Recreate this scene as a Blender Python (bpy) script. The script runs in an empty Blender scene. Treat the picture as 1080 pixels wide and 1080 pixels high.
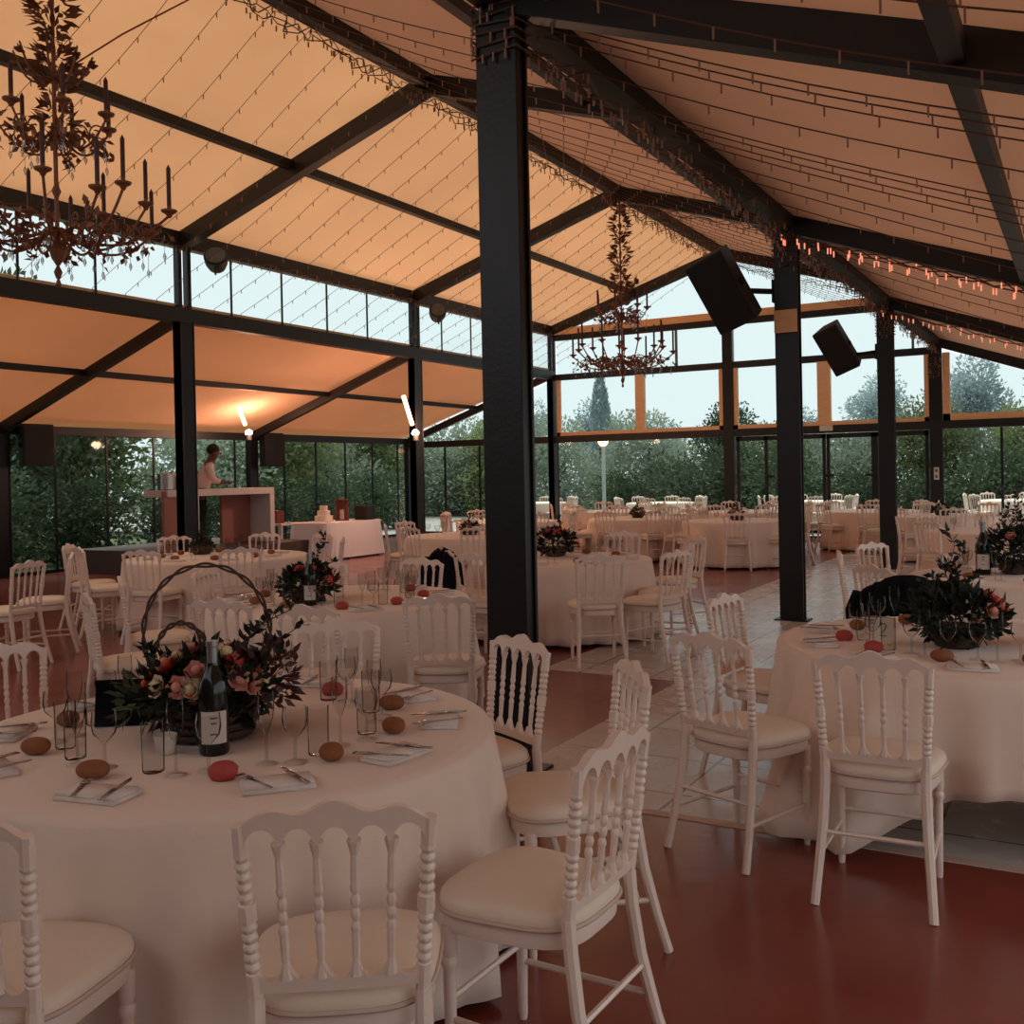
import bpy, math, random
from mathutils import Vector, Matrix
random.seed(7)
PI=math.pi; R=math.radians
scn=bpy.context.scene; COL=scn.collection
# ------------------------------------------------------------------ camera
Fv=Vector((-0.49428273,0.86927331,-0.00696367)); Rv=Vector((0.86918524,0.49407009,-0.020292)); Uv=Vector((0.01419875,0.0160827,0.99976984))
cd=bpy.data.cameras.new('camera'); cam=bpy.data.objects.new('camera',cd); COL.objects.link(cam)
m=Matrix((Rv,Uv,-Fv)).transposed().to_4x4(); m.translation=Vector((0,0,1.62)); cam.matrix_world=m
cd.sensor_width=36; cd.sensor_fit='HORIZONTAL'; cd.lens=1070.19/1080*36
cd.shift_x=-(538.70-540)/1080; cd.shift_y=(507.405-540)/1080; cd.clip_end=400; cd.clip_start=.05
scn.camera=cam
# ------------------------------------------------------------------ materials
def nt(name):
    m=bpy.data.materials.new(name); m.use_nodes=True; n=m.node_tree; return m,n,n.nodes.get('Principled BSDF')
def lin(c): return tuple(((v/255)/12.92 if v/255<=.04045 else ((v/255+.055)/1.055)**2.4) for v in c)
def mat(name,rgb,rough=.6,metal=0,noise=0,scale=20,bump=0,bscale=60,spec=.5,coat=0,sheen=0,stretch=None,var=0):
    m,n,b=nt(name); c=lin(rgb)+(1,)
    b.inputs['Base Color'].default_value=c; b.inputs['Roughness'].default_value=rough; b.inputs['Metallic'].default_value=metal
    b.inputs['Specular IOR Level'].default_value=spec; b.inputs['Coat Weight'].default_value=coat; b.inputs['Sheen Weight'].default_value=sheen
    L=n.links; N=n.nodes
    tc=N.new('ShaderNodeTexCoord'); mp=N.new('ShaderNodeMapping'); L.new(tc.outputs['Object'],mp.inputs[0])
    if stretch: mp.inputs['Scale'].default_value=stretch
    out=None
    if noise:
        t=N.new('ShaderNodeTexNoise'); t.inputs['Scale'].default_value=scale; t.inputs['Detail'].default_value=5; L.new(mp.outputs[0],t.inputs[0])
        mx=N.new('ShaderNodeMix'); mx.data_type='RGBA'; mx.inputs[6].default_value=tuple(v*(1-noise) for v in c[:3])+(1,); mx.inputs[7].default_value=tuple(min(1,v*(1+noise)) for v in c[:3])+(1,)
        L.new(t.outputs[0],mx.inputs[0]); L.new(mx.outputs[2],b.inputs['Base Color']); out=mx.outputs[2]
    if var:
        oi=N.new('ShaderNodeObjectInfo'); hs=N.new('ShaderNodeHueSaturation'); mr=N.new('ShaderNodeMapRange')
        mr.inputs[3].default_value=1-var; mr.inputs[4].default_value=1+var; L.new(oi.outputs['Random'],mr.inputs[0]); L.new(mr.outputs[0],hs.inputs['Value'])
        if out: L.new(out,hs.inputs['Color'])
        else: hs.inputs['Color'].default_value=c
        L.new(hs.outputs[0],b.inputs['Base Color'])
    if bump:
        t2=N.new('ShaderNodeTexNoise'); t2.inputs['Scale'].default_value=bscale; t2.inputs['Detail'].default_value=4; L.new(mp.outputs[0],t2.inputs[0])
        bp=N.new('ShaderNodeBump'); bp.inputs['Strength'].default_value=bump; bp.inputs['Distance'].default_value=.01; L.new(t2.outputs[0],bp.inputs['Height']); L.new(bp.outputs[0],b.inputs['Normal'])
    return m
M={}
M['steel']=mat('black_steel',(15,15,17),.42,.0,.3,9,.15,40,.4)
M['steel_dark']=mat('black_rafter_steel',(17,16,17),.5,0,.3,9)
M['paint']=mat('white_lacquer',(226,204,190),.35,0,.06,14,.08,60,.5,.15)
M['cushion']=mat('ivory_leatherette',(226,206,186),.5,0,.05,10,.1,90,.35)
M['piping']=mat('piping_cord',(196,170,156),.6)
M['cloth']=mat('white_linen',(230,208,192),.85,0,.03,6,.12,260,.15,0,.2)
M['cloth2']=mat('white_linen_bluish',(226,228,236),.85,0,.03,6,.1,260,.15)
M['napkin']=mat('napkin_linen',(222,208,200),.85,0,.05,30,.2,200,.15)
M['metalware']=mat('cutlery_metal',(170,160,155),.25,.9)
M['bread']=mat('bread_crust',(140,86,56),.75,0,.3,18,.5,60,.3)
M['red_paper']=mat('coral_favour_box',(170,66,58),.7,0,.15,30)
M['bottle']=mat('dark_bottle_glass',(10,18,16),.14,0,0,5,0,5,.4,.15)
M['label']=mat('bottle_label_paper',(205,195,186),.8,0,.08,60)
M['foil']=mat('silver_foil',(150,150,155),.3,.8)
M['wicker']=mat('brown_wicker',(74,48,38),.75,0,.35,60,.6,80)
M['leafdark']=mat('dark_leaves',(34,42,30),.6,0,.3,12,0,5,.3,0,0,None,.3)
M['leafolive']=mat('olive_leaves',(74,80,52),.65,0,.3,12)
M['leafred']=mat('burgundy_leaves',(70,34,30),.6,0,.3,12)
M['rose_coral']=mat('coral_rose',(196,76,64),.7,0,.2,50)
M['rose_pink']=mat('dusty_pink_rose',(206,138,122),.7,0,.2,50)
M['rose_cream']=mat('cream_rose',(214,196,160),.7,0,.15,50)
M['speaker']=mat('speaker_black',(22,23,26),.6,0,.15,30,.1,200)
M['grille']=mat('speaker_grille',(14,15,17),.75,0,.1,200,.5,400)
M['wood']=mat('orange_pine',(240,190,146),.55,0,.2,5,.1,30,.4,0,0,(1,1,8))
M['gilt']=mat('rusty_gilded_iron',(132,84,60),.5,.3,.4,30,.2,60)
M['candle']=mat('dark_candle',(70,40,40),.6)
M['rubber']=mat('matt_black',(16,16,17),.8)
M['jacket']=mat('black_wool',(18,19,22),.95,0,.2,40,.3,200,.1)
M['skin']=mat('skin',(96,62,50),.55,0,.1,20)
M['hair']=mat('black_hair',(20,17,17),.8)
M['shirt']=mat('white_shirt',(214,190,186),.85,0,.05,10)
M['trousers']=mat('dark_trousers',(24,34,32),.9)
M['bar_white']=mat('white_bar_laminate',(206,198,196),.5,0,.04,10)
M['bar_rose']=mat('rose_brown_panel',(150,96,84),.6,0,.08,10)
M['grey_cab']=mat('grey_cabinet',(92,98,98),.6,0,.08,10)
M['darkred']=mat('dark_red_lacquer',(104,48,42),.6,0,.1,10)
M['paper']=mat('white_card',(216,205,194),.8)
M['ink']=mat('grey_ink',(90,80,76),.8)
M['wire']=mat('brown_wire',(92,62,50),.7)
M['redwire']=mat('red_cord',(140,62,48),.7)
M['bark']=mat('bark',(70,62,52),.9,0,.3,15,.6,30)
M['grass']=mat('grass_ground',(88,96,70),.95,0,.4,3,.5,30,.1)
M['terrace']=mat('terrace_stone',(150,146,140),.8,0,.15,3,.2,30,.2)
M['platform']=mat('podium_boards',(70,60,58),.6,0,.2,10)
M['plaster']=mat('plaster',(120,100,90),.9,0,.1,5)
M['pole']=mat('pale_lamp_post',(170,185,180),.5)
M['tealdeck']=mat('pale_floor_mat',(120,140,140),.5,0,.1,8)
def emis(name,rgb,s):
    m,n,b=nt(name); b.inputs['Base Color'].default_value=lin(rgb)+(1,); b.inputs['Emission Color'].default_value=lin(rgb)+(1,); b.inputs['Emission Strength'].default_value=s; return m
M['bulb']=mat('pale_bulb',(150,112,92),.5)
M['bulb_lit']=emis('lit_pink_bulb',(255,150,120),.9)
M['lamp']=emis('lamp_white_hot',(255,214,190),45)
M['lamp2']=emis('lamp_pink',(255,150,110),12)
M['beaconled']=emis('tiny_green_led',(120,255,190),1)
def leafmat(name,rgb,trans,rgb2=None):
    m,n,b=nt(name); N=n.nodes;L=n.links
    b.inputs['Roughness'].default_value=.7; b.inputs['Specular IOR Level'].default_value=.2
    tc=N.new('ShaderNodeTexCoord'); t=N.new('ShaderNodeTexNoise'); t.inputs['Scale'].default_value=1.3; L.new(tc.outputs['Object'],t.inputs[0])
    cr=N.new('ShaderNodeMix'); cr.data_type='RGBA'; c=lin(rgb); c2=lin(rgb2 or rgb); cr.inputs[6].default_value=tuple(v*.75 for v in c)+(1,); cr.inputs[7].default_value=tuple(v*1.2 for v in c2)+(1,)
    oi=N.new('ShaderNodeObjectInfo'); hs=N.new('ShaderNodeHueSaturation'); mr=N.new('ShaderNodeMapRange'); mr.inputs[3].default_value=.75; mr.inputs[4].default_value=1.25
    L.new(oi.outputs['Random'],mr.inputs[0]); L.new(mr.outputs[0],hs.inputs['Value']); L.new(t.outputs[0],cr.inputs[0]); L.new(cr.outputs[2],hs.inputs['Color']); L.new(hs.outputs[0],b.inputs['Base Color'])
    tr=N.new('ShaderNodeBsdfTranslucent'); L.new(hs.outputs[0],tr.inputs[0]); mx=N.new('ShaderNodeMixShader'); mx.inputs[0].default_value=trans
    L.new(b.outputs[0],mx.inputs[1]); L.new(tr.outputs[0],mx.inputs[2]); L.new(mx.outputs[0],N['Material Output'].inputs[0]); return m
M['t_olive']=leafmat('grey_olive_foliage',(132,146,130),.3,(170,180,160))
M['t_green']=leafmat('green_foliage',(98,112,78),.3,(140,148,102))
M['t_dark']=leafmat('dark_evergreen_foliage',(50,64,48),.2,(88,102,76))
M['t_haze']=leafmat('haze_tinted_foliage',(146,164,168),.35,(172,186,188))  # distance haze put into the leaf colour as pale blue-grey
def fabric(name,front,trans,mixf=.6):
    m,n,b=nt(name);N=n.nodes;L=n.links
    b.inputs['Base Color'].default_value=lin(front)+(1,); b.inputs['Roughness'].default_value=.85; b.inputs['Specular IOR Level'].default_value=.15
    tc=N.new('ShaderNodeTexCoord'); t=N.new('ShaderNodeTexNoise'); t.inputs['Scale'].default_value=.7; t.inputs['Detail'].default_value=3; L.new(tc.outputs['Object'],t.inputs[0])
    mr=N.new('ShaderNodeMapRange'); mr.inputs[3].default_value=.88; mr.inputs[4].default_value=1.08; L.new(t.outputs[0],mr.inputs[0])
    hs=N.new('ShaderNodeHueSaturation'); hs.inputs['Color'].default_value=lin(trans)+(1,); L.new(mr.outputs[0],hs.inputs['Value'])
    tr=N.new('ShaderNodeBsdfTranslucent'); L.new(hs.outputs[0],tr.inputs[0])
    mx=N.new('ShaderNodeMixShader'); mx.inputs[0].default_value=mixf; L.new(b.outputs[0],mx.inputs[1]); L.new(tr.outputs[0],mx.inputs[2]); L.new(mx.outputs[0],N['Material Output'].inputs[0])
    t2=N.new('ShaderNodeTexNoise'); t2.inputs['Scale'].default_value=2.5; L.new(tc.outputs['Object'],t2.inputs[0]); bp=N.new('ShaderNodeBump'); bp.inputs['Strength'].default_value=.15; bp.inputs['Distance'].default_value=.1; L.new(t2.outputs[0],bp.inputs['Height']); L.new(bp.outputs[0],b.inputs['Normal'])
    return m
M['fab_main']=fabric('tan_tent_canvas',(232,212,190),(236,205,174),.5)
M['fab_right']=fabric('rosy_tent_canvas',(218,190,170),(214,180,156),.38)
M['fab_lean']=fabric('orange_tent_canvas',(232,200,172),(228,188,154),.38)
def glassm(name,tint,refl=.12,alpha=.9):
    m=bpy.data.materials.new(name); m.use_nodes=True; n=m.node_tree; N=n.nodes;L=n.links; N.clear()
    o=N.new('ShaderNodeOutputMaterial'); t=N.new('ShaderNodeBsdfTransparent'); t.inputs[0].default_value=lin(tint)+(1,)
    g=N.new('ShaderNodeBsdfGlossy'); g.inputs['Roughness'].default_value=.02; g.inputs[0].default_value=(.9,.9,.9,1)
    lw=N.new('ShaderNodeLayerWeight'); lw.inputs[0].default_value=refl; mx=N.new('ShaderNodeMixShader')
    L.new(lw.outputs['Fresnel'],mx.inputs[0]); L.new(t.outputs[0],mx.inputs[1]); L.new(g.outputs[0],mx.inputs[2]); L.new(mx.outputs[0],o.inputs[0]); return m
M['pane']=glassm('window_glass',(236,243,242),.1)
M['glassware']=glassm('clear_glassware',(244,243,242),.12)
M['crystal']=glassm('crystal_drop',(220,220,225),.5)
# floor: red painted boards in the nave, stone tiles in the right bay
def floormat():
    m,n,b=nt('red_painted_floor');N=n.nodes;L=n.links
    tc=N.new('ShaderNodeTexCoord'); t=N.new('ShaderNodeTexNoise'); t.inputs['Scale'].default_value=2.2; t.inputs['Detail'].default_value=6; L.new(tc.outputs['Object'],t.inputs[0])
    mx=N.new('ShaderNodeMix'); mx.data_type='RGBA'; mx.inputs[6].default_value=lin((112,50,42))+(1,); mx.inputs[7].default_value=lin((140,66,54))+(1,); L.new(t.outputs[0],mx.inputs[0]); L.new(mx.outputs[2],b.inputs['Base Color'])
    mr=N.new('ShaderNodeMapRange'); b.inputs['Specular IOR Level'].default_value=.8; mr.inputs[3].default_value=.1; mr.inputs[4].default_value=.34; L.new(t.outputs[0],mr.inputs[0]); L.new(mr.outputs[0],b.inputs['Roughness'])
    t2=N.new('ShaderNodeTexNoise'); t2.inputs['Scale'].default_value=14; L.new(tc.outputs['Object'],t2.inputs[0]); bp=N.new('ShaderNodeBump'); bp.inputs['Strength'].default_value=.08; bp.inputs['Distance'].default_value=.01; L.new(t2.outputs[0],bp.inputs['Height']); L.new(bp.outputs[0],b.inputs['Normal'])
    return m
M['floor']=floormat()
def tilemat():
    m,n,b=nt('pale_stone_tiles');N=n.nodes;L=n.links
    tc=N.new('ShaderNodeTexCoord'); br=N.new('ShaderNodeTexBrick'); br.inputs['Scale'].default_value=1; br.inputs['Brick Width'].default_value=.6; br.inputs['Row Height'].default_value=.6; br.inputs['Mortar Size'].default_value=.008; br.offset=0
    br.inputs['Color1'].default_value=lin((214,204,198))+(1,); br.inputs['Color2'].default_value=lin((196,184,180))+(1,); br.inputs['Mortar'].default_value=lin((120,106,100))+(1,); L.new(tc.outputs['Object'],br.inputs[0])
    t=N.new('ShaderNodeTexNoise'); t.inputs['Scale'].default_value=3; t.inputs['Detail'].default_value=6; L.new(tc.outputs['Object'],t.inputs[0])
    mx=N.new('ShaderNodeMix'); mx.data_type='RGBA'; mx.blend_type='MULTIPLY'; mx.inputs[0].default_value=.22; L.new(br.outputs[0],mx.inputs[6]); L.new(t.outputs[0],mx.inputs[7]); L.new(mx.outputs[2],b.inputs['Base Color'])
    mr=N.new('ShaderNodeMapRange'); mr.inputs[3].default_value=.12; mr.inputs[4].default_value=.4; L.new(t.outputs[0],mr.inputs[0]); L.new(mr.outputs[0],b.inputs['Roughness'])
    bp=N.new('ShaderNodeBump'); bp.inputs['Strength'].default_value=.3; bp.inputs['Distance'].default_value=.01; L.new(t.outputs[0],bp.inputs['Height']); L.new(bp.outputs[0],b.inputs['Normal'])
    return m
M['tile']=tilemat()
# ------------------------------------------------------------------ mesh helpers
def rotz(a): return Matrix.Rotation(a,4,'Z')
class MB:
    def __init__(s): s.v=[]; s.f=[]
    def add(s,vs,fs,mx=None):
        b=len(s.v); s.v+=[tuple(mx@Vector(v)) if mx else tuple(v) for v in vs]; s.f+=[tuple(i+b for i in f) for f in fs]; return s
    def box(s,lo,hi,mx=None):
        x0,y0,z0=lo;x1,y1,z1=hi
        return s.add([(x0,y0,z0),(x1,y0,z0),(x1,y1,z0),(x0,y1,z0),(x0,y0,z1),(x1,y0,z1),(x1,y1,z1),(x0,y1,z1)],[(0,3,2,1),(4,5,6,7),(0,1,5,4),(1,2,6,5),(2,3,7,6),(3,0,4,7)],mx)
    def bar(s,a,b,w,h,up=(0,0,1)):
        a=Vector(a);b=Vector(b);d=(b-a).normalized();u=Vector(up);sd=d.cross(u).normalized();u=sd.cross(d).normalized()
        vs=[p+sd*(sx*w/2)+u*(sz*h/2) for p in (a,b) for sx,sz in ((-1,-1),(1,-1),(1,1),(-1,1))]
        return s.add(vs,[(0,1,2,3),(7,6,5,4),(0,4,5,1),(1,5,6,2),(2,6,7,3),(3,7,4,0)])
    def tube(s,pts,r,n=6,cap=True):
        pts=[Vector(p) for p in pts]; k=len(pts)
        rs=r if isinstance(r,(list,tuple)) else [r]*k
        b=len(s.v); ref=None
        for i,p in enumerate(pts):
            d=(pts[min(i+1,k-1)]-pts[max(i-1,0)])
            if d.length<1e-9: d=Vector((0,0,1))
            d.normalize()
            if ref is None: ref=Vector((0,0,1)) if abs(d.z)<.9 else Vector((1,0,0))
            u=d.cross(ref)
            if u.length<1e-6: u=d.orthogonal()
            u.normalize(); w=d.cross(u); ref=-w if False else ref
            for j in range(n):
                a=2*PI*j/n; s.v.append(tuple(p+(u*math.cos(a)+w*math.sin(a))*rs[i]))
        for i in range(k-1):
            for j in range(n):
                a=b+i*n+j;c=b+i*n+(j+1)%n; s.f.append((a,c,c+n,a+n))
        if cap: s.f.append(tuple(b+j for j in range(n))[::-1]); s.f.append(tuple(b+(k-1)*n+j for j in range(n)))
        return s
    def lathe(s,prof,n=12,mx=None,cap=True):
        b=len(s.v)
        for r,z in prof:
            for j in range(n):
                a=2*PI*j/n; v=Vector((r*math.cos(a),r*math.sin(a),z)); s.v.append(tuple(mx@v if mx else v))
        k=len(prof)
        for i in range(k-1):
            for j in range(n):
                a=b+i*n+j;c=b+i*n+(j+1)%n; s.f.append((a,c,c+n,a+n))
        if cap:
            s.f.append(tuple(b+j for j in range(n))[::-1]); s.f.append(tuple(b+(k-1)*n+j for j in range(n)))
        return s
    def ball(s,c,r,n=8,m=5,sc=(1,1,1)):
        pr=[(max(1e-4,math.sin(PI*i/m)),-math.cos(PI*i/m)) for i in range(m+1)]
        return s.lathe(pr,n,Matrix.Translation(Vector(c))@Matrix.Diagonal((r*sc[0],r*sc[1],r*sc[2],1)))
    def leaf(s,p,d,l,w):
        p=Vector(p);d=Vector(d).normalized();u=d.cross(Vector((random.uniform(-1,1),random.uniform(-1,1),random.uniform(-1,1))))
        if u.length<1e-4:u=d.orthogonal()
        u.normalize();nn=u.cross(d)
        return s.add([p,p+d*l*.5+u*w*.5+nn*l*.06,p+d*l-nn*l*.05,p+d*l*.5-u*w*.5+nn*l*.06],[(0,1,2,3)])
    def mesh(s,name,mt,smooth=True):
        me=bpy.data.meshes.new(name); me.from_pydata(s.v,[],s.f); me.materials.append(mt if not isinstance(mt,str) else M[mt])
        if smooth: me.shade_smooth() if hasattr(me,'shade_smooth') else None
        me.update(); return me
    def build(s,name,mt,parent=None,smooth=True,bev=0,autos=True):
        me=s.mesh(name,mt,False); o=bpy.data.objects.new(name,me); COL.objects.link(o)
        if parent: o.parent=parent
        if smooth:
            me.shade_smooth()
            if autos:
                try: me.set_sharp_from_angle(angle=R(38))
                except Exception: pass
        if bev:
            bm=o.modifiers.new('bevel','BEVEL'); bm.width=bev; bm.segments=2; bm.limit_method='ANGLE'
        return o
def tag(o,label=None,cat=None,group=None,kind=None):
    if label:o['label']=label
    if cat:o['category']=cat
    if group:o['group']=group
    if kind:o['kind']=kind
    return o
def empty(name,loc=(0,0,0),rz=0):
    o=bpy.data.objects.new(name,None); COL.objects.link(o); o.location=loc; o.rotation_euler=(0,0,rz); o.empty_display_size=.1; return o
def copy_tree(o,parent=None):
    c=o.copy(); COL.objects.link(c); c.parent=parent
    for ch in list(o.children): copy_tree(ch,c)
    return c
def structure(o): o['kind']='structure'; return o
# ------------------------------------------------------------------ building frame
XP,XL,XG,XR=-2.757,-11.82,-16.32,-7.3
XE=1.75
Y0,S=4.84,6.06
YF=[Y0+S*i for i in range(-1,4)]
YE=YF[-1]; YB=YF[0]
zB,zE,zR,zG=4.16,5.2,6.62,2.55
SL=(zB-3.34)/2.28
zXE=zB-SL*(XE-XP)
structure(MB().box((XG-.2,YB-1,-.2),(XP,YE+.1,0)).build('floor','floor'))
structure(MB().box((XP,YB-1,-.2),(XE+1.5,4.46,0)).build('floor','floor'))
structure(MB().box((XP,4.52,-.2),(XE+1.5,YE+.1,0)).build('floor','tile'))
structure(MB().box((-3.95,7.4,-.15),(XP,YE+.1,.003)).build('floor','tile'))  # pale tiling carried into the nave, standing in for the bright floor reflection
structure(MB().box((XP-.1,4.46,-.2),(XE+1.5,4.52,.004)).build('trim_1',M['piping']))
structure(MB().box((-60,YE+.1,-.3),(40,YE+14,-.03)).build('terrace','terrace'))
structure(MB().box((-80,-30,-.5),(60,90,-.25)).build('ground','grass'))
# roof canvas (each slope its own panel)
def sheet(name,pts,mt,nx=10,ny=40,sag=.05):
    a,b,c,d=[Vector(p) for p in pts]; mb=MB()
    for i in range(nx+1):
        for j in range(ny+1):
            u=i/nx;v=j/ny; p=a.lerp(b,u).lerp(d.lerp(c,u),v)
            bay=(v*4)%1; p.z-=sag*math.sin(PI*u)*math.sin(PI*bay)
            mb.v.append(tuple(p))
    w=ny+1
    for i in range(nx):
        for j in range(ny):
            mb.f.append((i*w+j,(i+1)*w+j,(i+1)*w+j+1,i*w+j+1))
    o=mb.build(name,mt,None,True,0,False); sm=o.modifiers.new('thick','SOLIDIFY'); sm.thickness=.012; sm.offset=1
    return structure(o)
up=.16
sheet('ceiling',[(XL-.25,YB,zE+up-.04),(XR,YB,zR+up),(XR,YE+.3,zR+up),(XL-.25,YE+.3,zE+up-.04)],M['fab_main'])
sheet('ceiling',[(XR,YB,zR+up),(XP+.25,YB,zE+up-.04),(XP+.25,YE+.3,zE+up-.04),(XR,YE+.3,zR+up)],M['fab_right'])
sheet('ceiling',[(XG-.3,YB,zG+up-.05),(XL,YB,zB+up-.06),(XL,YE+.1,zB+up-.06),(XG-.3,YE+.1,zG+up-.05)],M['fab_lean'])
sheet('ceiling',[(XP,YB,zB+up),(XE+.2,YB,zXE+up-.02),(XE+.2,YE+.3,zXE+up-.02),(XP,YE+.3,zB+up)],M['fab_right'])
# posts
def post(x,y,z1,w,d,label,grp,doubled=None):
    t=tag(empty('steel_post',(x,y,0)),label,'post',grp)
    mb=MB()
    if doubled: # H profile below, two slim uprights above
        mb.box((-w/2,-d/2,0),(w/2,-d/2+.02,doubled)).box((-w/2,d/2-.02,0),(w/2,d/2,doubled)).box((-w/2+.01,-d/2,0),(w/2-.01,d/2,doubled-.02))
    else:
        mb.box((-w/2,-d/2,0),(w/2,-d/2+.025,z1)).box((-w/2,d/2-.025,0),(w/2,d/2,z1)).box((-w/2+.03,-d/2+.02,0),(w/2-.015,d/2-.02,z1))
    mb.build('shaft','steel',t,False,.003)
    MB().box((-w/2-.05,-d/2-.05,0),(w/2+.05,d/2+.05,.015)).build('base_plate','steel',t,False)
    if doubled:
        for s in (-1,1): MB().box((-.05,s*.09-.035,doubled-.02),(.05,s*.09+.035,z1)).build('upright','steel',t,False)
    return t
plab=['','black steel post, the thick nearest one left of centre, behind a white chair','black steel post carrying a square orange plate, right of centre','black steel post holding the smaller tilted speaker','black steel post with a white switch at the far glass wall']
posts={}
for i in range(1,5): posts[i]=post(XP,YF[i],zB,.25,.13,plab[i],'posts along the right row')
llab=['','','black post with slim twin uprights above, in front of the podium bar','black post with slim twin uprights above, behind the jacket chair','dark post with slim twin uprights at the left end of the far glass wall']
for i in (2,3,4): post(XL,YF[i],zE,.17,.27,llab[i],'clerestory posts',zB-.05)
glab=['','','black post in the left glass wall at the picture edge behind hanging speaker','black post in the left glass wall carrying a bright wall lamp, beside the podium bar','black post at the far corner of the left glass wall']
for i in (2,3,4): post(XG,YF[i],zG,.14,.26,glab[i],'posts of the left glass wall')
# P1 back-left companions: long beams
def beam(name,a,b,w,h,label,grp=None,mt='steel_dark',up=(0,0,1)):
    a=Vector(a);b=Vector(b)
    o=MB().bar(a,b,w,h,up).build(name,mt,None,False,.004)
    o['kind']='structure'
    return o
n=0
def tr(a,b,w,h,mt='steel_dark'):
    global n; n+=1
    return beam('trim_%d'%(n+1),a,b,w,h,None,None,mt)
ya,yb=YB,YE
tr((XP,ya,zB+.13),(XP,yb,zB+.13),.2,.26)
tr((XR,ya,zR+.06),(XR,yb,zR+.06),.16,.2)
tr((XL,ya,zE+.03),(XL,yb,zE+.03),.16,.24)
tr((XL,ya,zB-.06),(XL,yb,zB-.06),.18,.22)
tr((XG,ya,zG+.02),(XG,yb,zG+.02),.12,.16)
tr(((XL+XR)/2,ya,(zE+zR)/2+.06),((XL+XR)/2,yb,(zE+zR)/2+.06),.12,.12)
tr(((XP+XR)/2,ya,(zE+zR)/2+.06),((XP+XR)/2,yb,(zE+zR)/2+.06),.12,.12)
tr(((XL+XG)/2,ya,(zB+zG)/2+.04),((XL+XG)/2,yb,(zB+zG)/2+.04),.09,.1)
tr((-.477,ya,3.40),(-.477,yb,3.40),.1,.12)
tr((XE,ya,zXE+.05),(XE,yb,zXE+.05),.12,.16)
tr((XP,ya,zE+.03),(XP,yb,zE+.03),.14,.2)
for i,y in enumerate(YF):
    tr((XL,y,zE+.02),(XR,y,zR+.02),.17,.24); tr((XR,y,zR+.02),(XP,y,zE+.02),.17,.24)
    tr((XG,y,zG+.02),(XL,y,zB-.04),.12,.17); tr((XP,y,zB+.08),(XE,y,zXE+.06),.15,.21)
# ------------------------------------------------------------------ glazing
wn=0
def window(a,b,pts_z,mull,mt='pane',frame_w=.05,label=None,along='Y'):
    pass
def glazed(name,p0,p1,z0,z1a,z1b,stiles,sw=.04,sd=.05,bot=.06,mt='steel',hz=()):
    """a run of framed panes between p0 and p1 (XY points)"""
    t=structure(empty(name,(0,0,0)))
    p0=Vector(p0);p1=Vector(p1);d=(p1-p0);L=d.length;u=d.normalized()
    P=lambda s,z:(p0.x+u.x*s,p0.y+u.y*s,z)
    zt=lambda s:z1a+(z1b-z1a)*s/L
    es=[0]+list(stiles)+[L]
    fr=MB()
    for s in stiles: fr.bar(P(s,z0),P(s,zt(s)),sw,sd,(u.x,u.y,0))
    if bot: fr.bar(P(0,z0+bot/2),P(L,z0+bot/2),sd,bot)
    for z in hz: fr.bar(P(0,z),P(L,z),sd,.05)
    if fr.v: fr.build('window_frame',mt,t,False)
    nn=Vector((-u.y,u.x))*.004
    for a,b in zip(es[:-1],es[1:]):
        g=MB(); q=[P(a+.005,z0),P(b-.005,z0),P(b-.005,zt(b)),P(a+.005,zt(a))]
        vs=[(x+nn.x*s_,y+nn.y*s_,z) for s_ in (-1,1) for x,y,z in q]
        g.add(vs,[(0,1,2,3),(7,6,5,4),(0,4,5,1),(1,5,6,2),(2,6,7,3),(3,7,4,0)]); g.build('pane',M['pane'],t,False)
    return t
# left clerestory per bay
ci=0
for i in range(1,4):
    y0,y1=YF[i],YF[i+1]
    glazed('window_%d'%(i),(XL,y0+.1),(XL,y1-.1),zB+.05,zE-.1,zE-.1,[s*1.17+.9 for s in range(4)],.022,.03,0)
# left lower glass wall per bay
for i in range(1,4):
    y0,y1=YF[i],YF[i+1]
    glazed('window_%d'%(i+3),(XG,y0+.1),(XG,y1-.1),0,zG-.05,zG-.05,[.0+k*1.12+.95 for k in range(5)],.03,.04,.06)
# right clerestory above row P (mostly hidden)
# ------------- end wall at YE
ye=YE
LB=2.47 # height of low beam
MBz=4.06; TB=5.1
tr((XG,ye,LB),(XE,ye,LB),.14,.17)            # low beam
tr((XL,ye,MBz-.02),(XP,ye,MBz-.02),.12,.15)  # mid beam
tr((XL+.1,ye,TB-.06),(XP,ye,TB-.06),.12,.14) # top beam, dark
tr((XL+.1,ye,TB+.10),(XP,ye,TB+.10),.12,.17,M['wood']) # wood beam on it
structure(MB().box((-7.34,ye-.08,0),(-7.10,ye+.08,TB-.05)).build('trim_90','steel',None,False))
structure(MB().box((XL+.02,ye-.05,zE),(XL+.3,ye+.05,zE+.1)).build('trim_91','steel',None,False))
# upper (gable triangle) glass
def tri_glass(name,pts):
    t=structure(empty(name)); g=MB(); k=len(pts)
    vs=[(x,ye-.004,z) for x,z in pts]+[(x,ye+.004,z) for x,z in pts]
    g.add(vs,[tuple(range(k)),tuple(range(2*k-1,k-1,-1))]+[(i,(i+1)%k,(i+1)%k+k,i+k) for i in range(k)]); g.build('pane',M['pane'],t,False)
tri_glass('window_10',[(XL+.7,TB+.2),(XP-.5,TB+.2),(XR,zR-.1)])
tri_glass('window_11',[(XG+.2,LB+.1),(XL-.12,LB+.1),(XL-.12,zB-.25)])
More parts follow.
